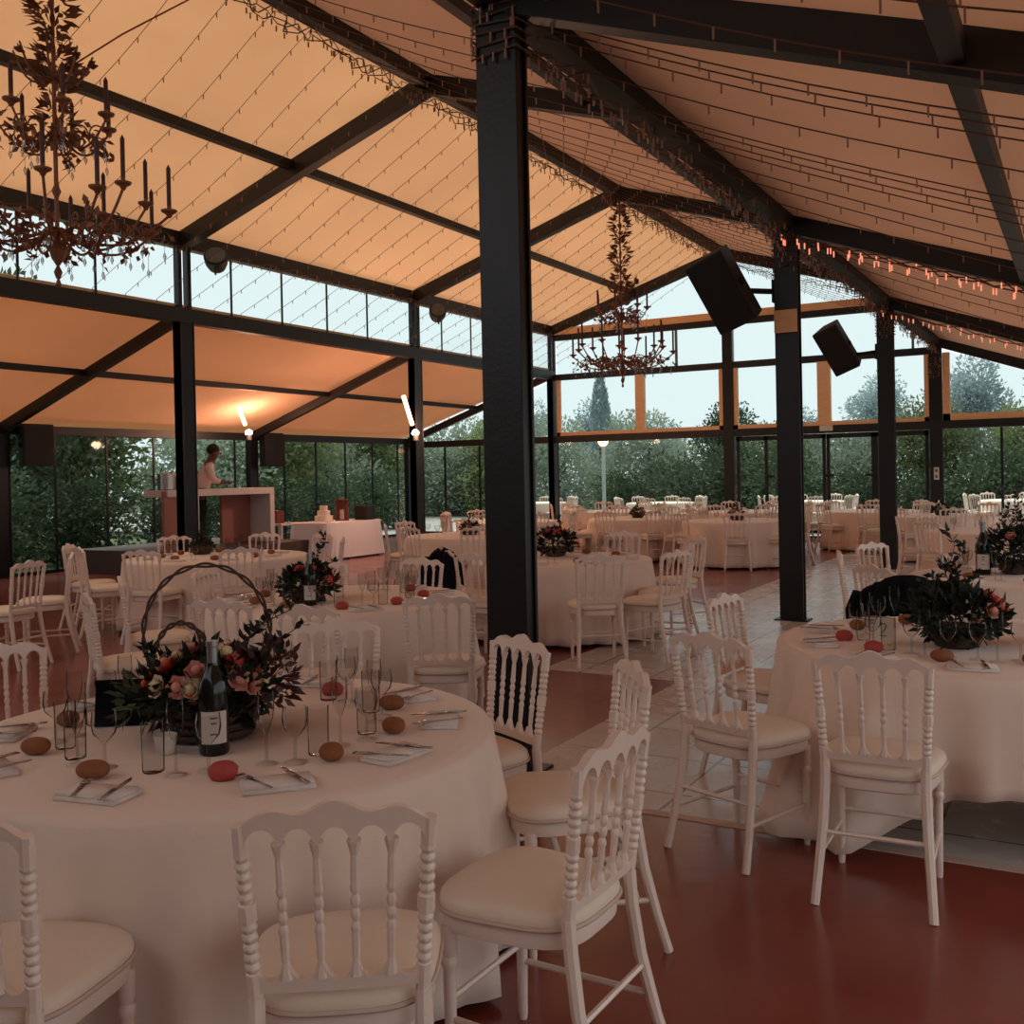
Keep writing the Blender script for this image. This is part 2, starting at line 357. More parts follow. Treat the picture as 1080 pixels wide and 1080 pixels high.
# windows between mid and top beams
def wood_window(name,x0,x1,z0,z1a,z1b,fw=.09,mt='wood'):
    t=structure(empty(name)); f=MB()
    f.box((x0,ye-.05,z0),(x0+fw,ye+.05,z1a)).box((x1-fw,ye-.05,z0),(x1,ye+.05,z1b)).box((x0,ye-.05,z0),(x1,ye+.05,z0+fw))
    f.build('window_frame',mt,t,False)
    g=MB(); q=[(x0+fw,z0+fw),(x1-fw,z0+fw),(x1-fw,z1b),(x0+fw,z1a)]; vs=[(x,ye-.004,z) for x,z in q]+[(x,ye+.004,z) for x,z in q]
    g.add(vs,[(0,1,2,3),(7,6,5,4),(0,4,5,1),(1,5,6,2),(2,6,7,3),(3,7,4,0)]); g.build('pane',M['pane'],t,False)
W0=LB+.085
wood_window('window_12',XL+.14,-9.42,W0,MBz-.09,MBz-.09)
wood_window('window_13',-9.42,-7.35,W0,MBz-.09,MBz-.09)
wood_window('window_14',-7.09,-5.06,W0,MBz-.09,MBz-.09)
wood_window('window_15',-5.06,XP-.13,W0,MBz-.09,MBz-.09)
structure(MB().box((-9.53,ye-.07,W0),(-9.31,ye+.07,MBz-.09)).build('trim_92','wood',None,False))
structure(MB().box((-5.19,ye-.07,W0),(-4.91,ye+.07,MBz-.09)).build('trim_93','wood',None,False))
wood_window('window_16',XP+.14,XE-.1,W0,3.98,zXE,.14)
glazed('window_17',(XL+.14,ye),(-7.35,ye),MBz+.06,TB-.13,TB-.13,[3.2],.06,.05,0,'grey_cab')
glazed('window_18',(-7.09,ye),(XP-.13,ye),MBz+.06,TB-.13,TB-.13,[3.9],.05,.05,0,'grey_cab')
wn=0
glazed('window_19',(XL+.14,ye),(-7.35,ye),0,LB-.09,LB-.09,[],.05,.05,.1)
glazed('window_23',(XG+.1,ye),(XL-.12,ye),0,LB-.09,LB-.09,[1.1,2.2,3.3],.04,.05,.1)
glazed('window_20',(XP+.14,ye),(XE-.1,ye),0,LB-.09,LB-.09,[1.1,2.3,3.5],.05,.05,.1)
# sliding doors between -7.09 and XP
for di,(x0,x1) in enumerate(((-7.05,-5.04),(-5.02,-4.0),(-4.0,XP-.15))):
    t=structure(empty('door_%d'%(di+1)))
    f=MB()
    f.box((x0,ye-.03,0),(x0+.07,ye+.03,LB-.1)).box((x1-.07,ye-.03,0),(x1,ye+.03,LB-.1)).box((x0,ye-.03,0),(x1,ye+.03,.1)).box((x0,ye-.03,LB-.2),(x1,ye+.03,LB-.1))
    if di==0: f.box((-6.4,ye-.03,0),(-6.33,ye+.03,LB-.1))
    f.build('door_frame','steel',t,False)
    g=MB().box((x0+.06,ye-.004,.1),(x1-.06,ye+.004,LB-.19)); g.build('pane',M['pane'],t,False)
    hx=[(-6.25,),(-4.95,),(-4.1,)][di][0]
    for k in range(2 if di==0 else 1):
        hh=MB().tube([(hx+.35*k,ye-.03,1.45),(hx+.35*k,ye-.1,1.45)],.02,8).tube([(hx+.35*k-.09,ye-.1,1.45),(hx+.35*k+.09,ye-.1,1.45)],.03,8); hh.build('door_handle','rubber',t)
# unseen wall behind the camera, added to hold off cool daylight
structure(MB().box((XG-.2,YB-1.1,0),(XE+1.5,YB-.95,3.2)).build('wall_daylight_block','plaster',None,False))
# ------------------------------------------------------------------ chair
def wave_strip(mb,w,zt,zb,th,yoff,curve,N=40):
    """plate whose upper/lower edges follow functions of x"""
    b=len(mb.v)
    for i in range(N+1):
        x=-w+2*w*i/N; y=yoff-curve*(1-(x/w)**2)
        for yy in (y-th/2,y+th/2):
            for z in (zb(x),zt(x)): mb.v.append((x,yy+ (z-.5)*-.12,z))
    for i in range(N):
        a=b+i*4;c=a+4
        mb.f+= [(a,a+1,c+1,c)[::-1],(a+2,a+3,c+3,c+2),(a+1,a+3,c+3,c+1)[::-1],(a,a+2,c+2,c)]
    mb.f+=[(b,b+2,b+3,b+1)[::-1],(b+N*4,b+N*4+2,b+N*4+3,b+N*4+1)]
# chair local: faces +Y; origin on floor under seat centre
def back_y(z): return -.19-(z-.5)*.12
def chair_parts():
    P=[]
    def sp(x): # seat outline radius function
        return x
    # cushion: rounded trapezoid dome
    def outline(k,s=1,N=40):
        pts=[]
        for i in range(N):
            a=2*PI*i/N; c,sn=math.cos(a),math.sin(a); e=.55
            x=math.copysign(abs(c)**e,c); y=math.copysign(abs(sn)**e,sn)
            wx=.205+.025*y; 
            if y>0: y=y*(1+.10*(1-abs(x)**2))
            pts.append((x*wx*s,y*.2*s+.01))
        return pts
    def dome(levels,name,mt):
        mb=MB();N=40
        for s,z in levels:
            mb.v+=[(x,y,z) for x,y in outline(0,s)]
        for i in range(len(levels)-1):
            for j in range(N): mb.f.append((i*N+j,i*N+(j+1)%N,(i+1)*N+(j+1)%N,(i+1)*N+j))
        mb.f.append(tuple(range(N))[::-1]); mb.f.append(tuple((len(levels)-1)*N+j for j in range(N)))
        return name,mt,mb
    P.append(dome([(1.0,.455),(1.04,.462),(1.05,.475),(1.03,.492),(.95,.505),(.75,.515),(.4,.52),(.1,.521)],'cushion','cushion'))
    mb=MB(); o=[(x*1.05,y*1.05,.462) for x,y in outline(0)]; mb.tube(o+[o[0]],.007,6); P.append(('piping','piping',mb))
    P.append(dome([(.96,.405),(1.0,.41),(1.01,.43),(1.0,.452),(.9,.456)],'seat_frame','paint'))
    # front legs
    for s in (-1,1):
        mb=MB(); mx=Matrix.Translation((s*.185,.17,0))
        mb.lathe([(.012,0),(.014,.02),(.015,.1),(.018,.28),(.017,.3),(.023,.31),(.023,.325),(.017,.335),(.022,.35),(.022,.42)],12,mx); P.append(('leg','paint',mb))
    # rear legs and back posts
    for s in (-1,1):
        mb=MB(); pts=[];rs=[]
        for z,x,y in ((0,.205,-.29),(.12,.196,-.255),(.28,.184,-.215),(.42,.178,-.195),(.5,.178,-.19)):
            pts.append((s*x,y,z)); rs.append(.0165 if z<.2 else .019)
        mb.tube(pts,rs,8); P.append(('leg','paint',mb))
    for s in (-1,1):
        mb=MB(); pts=[];rs=[]
        for k in range(130):
            z=.48+k/129*.40; x=.178+.022*(z-.5)/.4; pts.append((s*x,back_y(z),z))
            r=.0165
            if .56<z<.82: r=.0130+.0048*abs(math.sin((z-.56)*PI/.022))**1.3
            if abs(z-.69)<.02: r=.019
            rs.append(r)
        mb.tube(pts,rs,8); P.append(('back_post','paint',mb))
    # spindles
    for k in range(4):
        x=(-.6+.4*k)*.182
        mb=MB();pts=[];rs=[]
        for q in range(61):
            z=.545+q/60*.295; pts.append((x*(1+.1*(z-.5)/.4),back_y(z)-.008,z)); t=q/60
            r=.0075+.003*math.sin(PI*t)
            if .3<t<.7: r=.0068+.0048*abs(math.sin((t-.3)*PI/.1))
            if t<.12: r=.0075+.009*(1-t/.12)
            if t>.88: r=.0075+.009*((t-.88)/.12)
            rs.append(r)
        mb.tube(pts,rs,7); P.append(('spindle','paint',mb))
    w=.205
    def top(x):
        t=x/w; return .906+.013*math.cos(t*PI)+.010*math.cos(3*PI*t)-.012*max(0,abs(t)-.8)*5*.5
    def slot(x,ww):
        u=(x/ww+1)/2*5; f=u-math.floor(u); return abs(2*f-1)
    mb=MB(); wave_strip(mb,.212,top,lambda x:.872-.042*slot(x,.192)**2.6,.024,-.19,.008,60); P.append(('top_rail','paint',mb))
    mb=MB(); wave_strip(mb,.178,lambda x:.540+.045*slot(x,.182)**2.6,lambda x:.515,.022,-.19,.006,50); P.append(('lower_rail','paint',mb))
    mb=MB()
    mb.tube([(-.185,.17,.22),(.185,.17,.22)],.009,6); P.append(('stretcher','paint',mb))
    for s in (-1,1):
        mb=MB(); mb.tube([(s*.185,.17,.17),(s*.192,-.235,.17)],.009,6); P.append(('stretcher','paint',mb))
    mb=MB(); mb.tube([(-.186,-.222,.25),(.186,-.222,.25)],.009,6); P.append(('stretcher','paint',mb))
    return P
CP=chair_parts()
CM=[(nm,mb.mesh(nm,mt)) for nm,mt,mb in CP]
for nm,me in CM:
    me.shade_smooth()
    try: me.set_sharp_from_angle(angle=R(42))
    except Exception: pass
# merged small version for distant chairs (paint + cushion)
small=bpy.data.meshes.new('banquet_chair'); sv=[];sf=[];mi=[]
for nm,mt,mb in CP:
    if nm in('piping',):continue
    b=len(sv); sv+=mb.v; sf+=[tuple(i+b for i in f) for f in mb.f]; mi+=[1 if mt=='cushion' else 0]*len(mb.f)
small.from_pydata(sv,[],sf); small.materials.append(M['paint']); small.materials.append(M['cushion']); small.polygons.foreach_set('material_index',mi); small.shade_smooth(); small.update()
def chair(x,y,deg,label,group='banquet chairs',far=False,z=0):
    """x,y = where the top rail stands; deg = direction the chair faces"""
    a=R(deg); ox=x+math.cos(a)*.235; oy=y+math.sin(a)*.235
    if far:
        o=bpy.data.objects.new('banquet_chair',small); COL.objects.link(o); o.location=(ox,oy,z); o.rotation_euler=(0,0,a-PI/2); o.scale=(1,1,1.02); return tag(o,label,'chair',group)
    t=tag(empty('banquet_chair',(ox,oy,z),a-PI/2),label,'chair',group)
    t.scale=(1,1,1.02)
    for nm,me in CM:
        o=bpy.data.objects.new(nm,me); COL.objects.link(o); o.parent=t
    return t
G1='chairs around the big foreground table'
chair(-1.39,1.665,125,'white wooden chair at bottom centre, its scalloped back towards the camera',G1)
chair(-1.085,2.42,178,'white wooden chair right of the foreground table, seen from its side with large ivory seat',G1)
chair(-1.42,3.34,218,'white chair mostly hidden behind the side-on chair, its round seat beside the table',G1)
chair(-2.08,3.70,243,'white wooden chair standing in front of the thick black post',G1)
chair(-3.14,3.80,305,'white chair behind the foreground table, left of the tall glasses',G1)
chair(-4.07,2.67,345,'white chair at the left picture edge behind the foreground table glasses',G1)
chair(-2.09,1.235,112,'white chair cut off by the bottom left corner of the picture',G1)
G2='chairs around the right foreground table'
chair(-.70,3.87,92,'white wooden chair at the right table with its full back facing the camera',G2)
chair(-1.385,4.09,70,'white wooden chair beside the left edge of the right table, standing over the tile seam',G2)
chair(-1.74,5.40,-8,'small looking white chair back showing above the chair on the tile seam',G2)
chair(-.98,6.62,-70,'white chair under a black jacket behind the dark bouquet of the right table',G2)
G3='chairs around the table behind the foreground table'
chair(-3.25,4.85,115,'white chair with ivory seat between the foreground table and the thick black post',G3)
chair(-3.68,4.17,112,'white chair behind the foreground flowers with rounded rail end, left of the tall glasses chair',G3)
chair(-4.80,6.92,272,'white chair facing the camera beyond the second table bouquet',G3)
chair(-5.35,4.12,60,'white chair seen obliquely left of the wicker hoop',G3)
chair(-6.02,4.92,52,'white chair with its slatted back just left of the wicker hoop',G3)
chair(-5.88,5.58,20,'white chair seen through the wicker hoop handle',G3)
chair(-5.5,6.5,310,'white chair far side of the second table, right of the hoop',G3)
chair(-4.33,4.21,102,'bright white chair back directly behind the wicker hoop and flowers',G3)
G4='chairs of the round table in front of the podium bar'
for (x,y,d,l) in ((-9.9,7.4,35,'white chair side-on at the left end of the table before the podium bar'),(-9.25,7.05,62,'white chair left of the wide white table before the podium bar'),(-8.2,6.95,108,'white chair near side of the wide white table before the podium bar'),(-7.4,7.5,145,'white chair near right side of the wide table before the podium bar'),
   (-9.9,8.9,-28,'white chair far left side of the wide table before the podium bar'),(-9.1,9.65,-68,'white chair far side of the wide table, under the bar front'),(-8.2,9.7,-105,'white chair far side of the wide table, right of the bar post'),(-7.4,9.1,-145,'white chair far right side of the wide table, near the cake table')):
    chair(x,y,d,l,G4)
chair(-8.15,5.68,195,'white slatted chair at the far left picture edge, second row','left edge chairs')
chair(-8.6,6.45,230,'white chair behind the slatted chair at the left picture edge','left edge chairs')
G5='chairs of the table right of the thick black post'
for (x,y,d,l) in ((-3.54,7.70,125,'white chair with ivory seat turned to the table right of the thick post'),(-5.25,7.92,60,'white chair carrying a black jacket left of the thick post'),(-4.62,7.45,85,'white chair tucked just left of the thick post'),
   (-3.08,8.25,165,'white chair right of the seat-showing chair, its legs over the bright floor'),(-3.22,9.0,190,'white chair second in the row facing left before the far tables'),(-3.55,10.1,230,'white chair third in the row facing left before the far tables'),(-4.6,10.65,-90,'white chair beyond the bouquet right of the thick post')):
    chair(x,y,d,l,G5)
G6='chairs of the table at the right picture edge'
for (x,y,d,l) in ((-1.76,8.48,10,'white chair at the left of the right-edge table, right of the orange plate post'),(-1.7,9.55,-30,'white chair behind the right-edge table against the third post'),(-1.3,7.35,50,'white chair near side of the right-edge table')):
    chair(x,y,d,l,G6)
# ------------------------------------------------------------------ tables with cloths
def round_table(x,y,label,r=.91,square=None,cloth='cloth',h=.75,seed=0,group='round banquet tables',hem=.03,rot=0,detail=144):
    t=tag(empty('round_table',(x,y,0)),'table beneath '+label,'table',group)
    MB().lathe([(r-.03,h-.03),(r-.01,h-.026),(r-.01,h-.006),(r-.03,h-.004)],48).build('tabletop','wood',t)
    for k in range(4):
        a=PI/4+k*PI/2; MB().tube([(math.cos(a)*.5,math.sin(a)*.5,h-.03),(math.cos(a)*.55,math.sin(a)*.55,.0)],.018,8).build('leg','steel',t)
    rnd=random.Random(seed); mb=MB(); N=detail
    ph=[rnd.uniform(0,6.28) for _ in range(4)]
    rings=[(0,h),(.4,h),(.8,h),(.96,h),(1.0,h-.004),(1.012,h-.02)]
    K=9
    nf=rnd.choice([13,14,15])
    def pt(rr,z,a): return (rr*math.cos(a),rr*math.sin(a),z)
    for (f,z) in rings:
        for j in range(N): mb.v.append(pt(r*f if f else .001,z,2*PI*j/N))
    for k in range(1,K+1):
        tt=k/K
        for j in range(N):
            a=2*PI*j/N
            if square:
                ar=a+rot; L=square/2/max(abs(math.cos(ar)),abs(math.sin(ar))); drop=min(L-r,h-hem)
                bell=.05+.09*max(0,(L-r)-.5)
            else: drop=h-hem; bell=.045
            z=h-.02-(drop-.02)*tt
            fold=math.sin(nf*a+ph[0]+.6*math.sin(3*a+ph[1]))
            fold=math.copysign(abs(fold)**.8,fold)*.5+.3*math.sin((2*nf+3)*a+ph[2]+1.1*math.sin(2*a))
            dd=(h-z)/h
            rr=r*1.012+bell*dd+.085*fold*min(1,dd*1.4)+(.22*dd*max(0,(drop/(h-hem)-.85)/.15) if square else 0)
            mb.v.append(pt(rr,z,a))
    T=len(rings)+K
    for i in range(T-1):
        for j in range(N): mb.f.append((i*N+j,i*N+(j+1)%N,(i+1)*N+(j+1)%N,(i+1)*N+j)[::-1])
    o=mb.build('tablecloth',cloth,None,True,0,False); o.location=(x,y,.004); tag(o,label,'tablecloth','white tablecloths')
    sm=o.modifiers.new('t','SOLIDIFY'); sm.thickness=.003; sm.offset=1
    return t
T1=(-2.6,2.55);T2=(-.5,5.4);T3=(-4.65,5.68);T4=(-8.6,8.35);T5=(-4.65,9.15);T10=(-.35,8.75)
round_table(*T1,'long white cloth on the big round foreground table with the wicker flower basket',seed=1)
round_table(*T2,'square-cut white cloth with a hanging corner on the right foreground table',square=2.76,seed=2,rot=R(-14))
round_table(*T3,'white cloth on the round table behind the foreground flowers',seed=3)
round_table(*T4,'white cloth on the wide table in front of the podium bar',seed=4,r=1.0)
round_table(*T5,'white cloth on the round table just right of the thick black post',seed=5)
round_table(*T10,'white cloth on the table at the right picture edge with the tall bush',seed=6)
far=[(-5.2,16.9,'far round table in the middle before the glass doors'),(-7.3,17.6,'far round table left of the middle one'),(-2.2,18.9,'far round table between the third and fourth right posts'),(-7.75,12.4,'white table seen left of the thick post'),(-9.3,16.2,'far white table showing right beside the thick post'),(-6.1,20.6,'farthest white table directly before the glass doors'),(-1.0,14.6,'white table behind the tall bottle at the right'),(-9.2,20.6,'far white table left before the end glass wall'),(-3.7,20.9,'far white table behind the orange plate post')]
for i,(x,y,l) in enumerate(far):
    round_table(x,y,'white cloth on the '+l,seed=10+i,detail=96)
    for k in range(8):
        a=k*PI/4+.3+i*.37; rr=1.2+.05*((k*7+i)%3)
        chair(x+rr*math.cos(a),y+rr*math.sin(a),math.degrees(a)+180,'small white chair at the '+l,'chairs at the '+l,far=True)
# outside terrace tables
outs=[(-10.2,26.2,'terrace table outside beyond the glass, left'),(-6.4,27,'terrace table outside beyond the glass, middle'),(-1.4,27.2,'terrace table outside beyond the glass, right'),(-14.3,26.6,'terrace table outside at the far left corner')]
for i,(x,y,l) in enumerate(outs):
    round_table(x,y,'white cloth on the '+l,seed=30+i,detail=72)
    for k in range(8):
        a=k*PI/4+.1+i*.3; chair(x+1.25*math.cos(a),y+1.25*math.sin(a),math.degrees(a)+180,'small white chair at the '+l,'chairs at the '+l,far=True,z=-.02)
# ------------------------------------------------------------------ tableware
TZ=.758
def mk(mb,name,mt): return mb.mesh(name,mt)
def smooth(me): me.shade_smooth(); return me
flute=MB().lathe([(.033,0),(.033,.002),(.006,.008),(.004,.02),(.004,.09),(.012,.11),(.022,.14),(.026,.17),(.0245,.22)],16,None,False)
wine=MB().lathe([(.035,0),(.036,.003),(.006,.009),(.0045,.02),(.0045,.075),(.015,.085),(.033,.105),(.039,.13),(.035,.17)],16,None,False)
high=MB().lathe([(.001,.001),(.03,.001),(.032,.006),(.034,.15)],16,None,False)
meF,meW,meH=smooth(flute.mesh('champagne_flute','glassware')),smooth(wine.mesh('wine_glass','glassware')),smooth(high.mesh('tumbler','glassware'))
nap=MB().box((-.10,-.06,0),(.10,.06,.012)).box((-.095,-.055,.012),(.095,.05,.02)); meN=nap.mesh('napkin','napkin')
rl=MB()
for i in range(9):
    pass
rl.lathe([(.001,0)]+[(.045*math.sin(PI*(i+1)/12)**.75,.026-.026*math.cos(PI*(i+1)/12)) for i in range(11)]+[(.001,.054)],18,Matrix.Diagonal((1.1,.85,1,1))); meR=smooth(rl.mesh('bread_roll','bread'))
fav=MB(); fav.lathe([(.034,0),(.042,.01),(.044,.03),(.03,.045),(.012,.05),(.001,.05)],9); meFav=smooth(fav.mesh('coral_favour','red_paper'))
fk=MB().box((-.004,-.09,0),(.004,.03,.003)).box((-.012,.03,0),(.012,.05,.003))
for i in range(4): fk.box((-.0115+i*.0065,.05,0),(-.0085+i*.0065,.09,.003))
meFk=fk.mesh('fork','metalware')
kn=MB().box((-.006,-.1,0),(.006,-.01,.005)).add([(-.008,-.01,0),(.009,-.01,0),(.009,.08,0),(-.002,.1,0),(-.008,-.01,.003),(.009,-.01,.003),(.009,.08,.003),(-.002,.1,.003)],[(0,3,2,1),(4,5,6,7),(0,1,5,4),(1,2,6,5),(2,3,7,6),(3,0,4,7)]); meK=kn.mesh('knife','metalware')
def put(me,name,x,y,z,rz,label,cat,grp,rx=0,sc=1):
    o=bpy.data.objects.new(name,me); COL.objects.link(o); o.location=(x,y,z); o.rotation_euler=(rx,0,rz); o.scale=(sc,)*3; return tag(o,label,cat,grp)
def setting(c,deg,place,kinds='FWH',bread='roll',rn=None,light=False):
    a=R(deg); u=Vector((math.cos(a),math.sin(a))); v=Vector((-u.y,u.x)); rn=rn or random.Random(int(deg)+100)
    def P(r,s): return (c[0]+u.x*r+v.x*s,c[1]+u.y*r+v.y*s)
    rz=a+PI/2
    x,y=P(.74,0); put(meN,'napkin',x,y,TZ,rz+rn.uniform(-.15,.15),'folded white napkin '+place,'napkin','folded napkins')
    if not light:
        x,y=P(.73,-.06); put(meFk,'fork',x,y,TZ+.021,rz+.3,'fork on the napkin '+place,'fork','forks')
        x,y=P(.73,.05); put(meK,'knife',x,y,TZ+.021,rz+.15,'knife on the napkin '+place,'knife','knives')
    x,y=P(.585,-.12)
    if bread=='roll': put(meR,'bread_roll',x,y,TZ,rz+rn.uniform(0,1),'round brown bread roll '+place,'bread roll','bread rolls')
    elif bread=='fav': put(meFav,'favour_bag',x,y,TZ,rz,'small coral red favour '+place,'favour','coral favours')
    for k,(ch,(r_,s_)) in enumerate(zip(kinds,((.5,.03),(.53,.11),(.47,.19)))):
        me,nm,ct={'F':(meF,'champagne_flute','champagne flute'),'W':(meW,'wine_glass','wine glass'),'H':(meH,'tumbler','tumbler')}[ch]
        x,y=P(r_+rn.uniform(-.01,.01),s_+rn.uniform(-.01,.01)); put(me,nm,x,y,TZ,0,'clear %s %s'%(ct,place),'glass','glasses on the tables')
pl1={-72:'at the front left place, foreground table',-34:'at the place right of the wine bottle, foreground table',-2:'at the right front place, foreground table',32:'at the right-hand place nearest the thick post, foreground table',66:'at the back right place, foreground table',104:'at the back place, foreground table, behind the bottle',140:'at the back left place, foreground table',176:'at the left far place, foreground table, by the dark folder',-148:'at the left place, foreground table',-112:'at the leftmost front place, foreground table'}
for d,l in pl1.items(): setting(T1,d,l,'FWH' if d not in(-72,-112) else 'HFW','fav' if d in(-34,104) else 'roll')
pl2={-150:'at the left front place, right table',-118:'at the front place, right table by the number card',-85:'at the front place right of the card, right table',175:'at the left place, right table',140:'at the back left place, right table',-50:'at the right front place, right table',105:'at the back place, right table'}
for d,l in pl2.items(): setting(T2,d,l,'WFW' if d in(-118,-85) else 'FWH','fav' if d in(-150,-118) else 'roll')
pl3={-75:'at the front place, second table',-38:'at the right front place, second table',0:'at the right place, second table',40:'at the back right place, second table',80:'at the back place, second table',-115:'at the left front place, second table',-155:'at the left place, second table',160:'at the back left place, second table'}
for d,l in pl3.items(): setting(T3,d,l,'FWH','roll' if d%2 else 'fav')
for nm,c,wh in (('the wide table before the bar',T4,1.15),('the table right of the thick post',T5,1),('the table at the right picture edge',T10,1)):
    for k in range(8): setting(c,k*45+10,'on '+nm,'FW','roll',None,True)
for (x,y,l) in far:
    for k in range(8): 
        a=k*PI/4+.5; put(meW,'wine_glass',x+.6*math.cos(a),y+.6*math.sin(a),TZ,0,'tiny wine glass on the '+l,'glass','glasses on the '+l)
# bottles
def bottle(x,y,z,label,sc=1):
    t=tag(empty('wine_bottle',(x,y,z)),label,'bottle')
    MB().lathe([(.0,0),(.038,0),(.042,.006),(.042,.17),(.040,.19),(.03,.22),(.018,.245),(.0145,.26),(.0145,.30),(.017,.302),(.017,.316),(.0,.318)],24).build('glass_body','bottle',t)
    a0=math.atan2(-y,-x); mb=MB();N=12
    for i in range(N+1):
        a=a0-.9+1.8*i/N
        for rr in (.0425,.0432):
            for zz in (.035,.125): mb.v.append((rr*math.cos(a),rr*math.sin(a),zz))
    for i in range(N):
        b=i*4; mb.f+=[(b+2,b+6,b+7,b+3),(b,b+1,b+5,b+4),(b+1,b+3,b+7,b+5),(b,b+4,b+6,b+2)]
    mb.build('paper_label','label',t)
    mb=MB()
    for q,(zz,w) in enumerate(((.105,.5),(.09,.35),(.06,.45))):
        for i in range(3):
            a=a0-w*.5+w*i/3; b=len(mb.v)
            for aa in (a,a+w/3*.9):
                for z2 in (zz,zz+.005): mb.v.append((.0438*math.cos(aa),.0438*math.sin(aa),z2))
            mb.f.append((b,b+2,b+3,b+1))
    mb.build('label_print','ink',t)
    MB().lathe([(.0152,.235),(.0155,.24),(.0152,.30),(.0178,.303),(.0178,.317),(.001,.3195)],20).build('foil_cap','foil',t)
    t.scale=(sc,)*3; return t
bottle(-2.41,2.31,TZ,'dark wine bottle with pale label standing before the flowers on the foreground table',1.12)
bottle(-.72,8.72,TZ,'dark wine bottle standing by the bush on the right-edge table',1.3)
bottle(-4.60,5.30,TZ,'dark slim bottle standing in the second table bouquet',1.1)
cup=MB().lathe([(.022,0),(.03,.01),(.036,.06),(.034,.06),(.028,.012),(.001,.01)],20); o=cup.build('votive_cup',M['paper']); o.location=(-2.55,2.24,TZ); tag(o,'small white cup in front of the basket on the foreground table','cup')
# dark folder standing at left of the foreground table
t=tag(empty('menu_folder',(-2.98,2.42,TZ),R(35)),'black folder standing open left of the basket on the foreground table','folder')
MB().box((-.09,-.004,0),(.09,.004,.15),Matrix.Rotation(R(-12),4,'X')).build('cover','jacket',t,False); MB().box((-.09,.055,0),(.09,.063,.15),Matrix.Rotation(R(12),4,'X')).build('cover','jacket',t,False)
# table number card
t=tag(empty('number_card',(-.87,5.13,TZ),R(-12)),'white table number card leaning in a holder on the right table','card')
MB().box((-.045,-.003,.008),(.045,.003,.13),Matrix.Rotation(R(-10),4,'X')).build('card','paper',t,False)
nb=MB(); nb.tube([(-.015,-.006,.092),(-.006,-.006,.104),(.008,-.006,.102),(.013,-.006,.09),(.004,-.006,.07),(-.015,-.006,.045),(.016,-.006,.045)],.0025,5); nb.v=[tuple(Matrix.Rotation(R(-10),4,'X')@Vector(v)) for v in nb.v]; nb.build('card_writing','ink',t)
MB().box((-.03,-.02,0),(.03,.02,.012)).build('holder','wood',t,False)
# ------------------------------------------------------------------ bouquets
def rose_mesh(mt):
    mb=MB()
    mb.ball((0,0,0),.016,8,5)
    for ring,(n_,r_,tilt) in enumerate(((4,.016,.2),(5,.024,.5),(6,.032,.9))):
        for k in range(n_):
            a=2*PI*k/n_+ring*.5
            mx=rotz(a)@Matrix.Translation((r_*.55,0,-.004*ring))@Matrix.Rotation(tilt,4,'Y')
            vs=[(0,-r_*.5,-r_*.5),(0,r_*.5,-r_*.5),(.004,r_*.62,r_*.2),(.006,0,r_*.62),(.004,-r_*.62,r_*.2),(.003,0,0)]
            mb.add(vs,[(0,1,5),(1,2,5),(2,3,5),(3,4,5),(4,0,5)],mx)
    me=mb.mesh('rose',mt); me.shade_smooth(); return me
RM={k:rose_mesh(k) for k in('rose_coral','rose_pink','rose_cream')}
def foliage(mb,c,rad,n_,l,w,seed,sc=(1,1,.8)):
    rn=random.Random(seed)
    for i in range(n_):
        d=Vector((rn.gauss(0,1),rn.gauss(0,1),rn.gauss(0,1))).normalized(); rr=rad*rn.uniform(.5,1)
        p=Vector(c)+Vector((d.x*sc[0],d.y*sc[1],d.z*sc[2]))*rr
        mb.leaf(p,d+Vector((rn.uniform(-.8,.8),rn.uniform(-.8,.8),rn.uniform(-.2,.8))),l*rn.uniform(.7,1.3),w)
def sprig(mb,ms,base,tip,n_,l,w,seed,r0=.004):
    rn=random.Random(seed); b=Vector(base);t=Vector(tip); pts=[]
    for i in range(9):
        f=i/8; p=b.lerp(t,f)+Vector((rn.uniform(-.01,.01),rn.uniform(-.01,.01),0))*(1+2*f)+Vector(((t-b).x,(t-b).y,0))*(-.25*math.sin(PI*f)); pts.append(p)
    ms.tube(pts,[r0*(1-.6*i/8) for i in range(9)],5)
    for i in range(n_):
        f=rn.uniform(.15,1); k=min(7,int(f*8)); p=pts[k].lerp(pts[k+1],f*8-k); mb.leaf(p,(rn.uniform(-1,1),rn.uniform(-1,1),rn.uniform(0,1)),l*rn.uniform(.7,1.3),w)
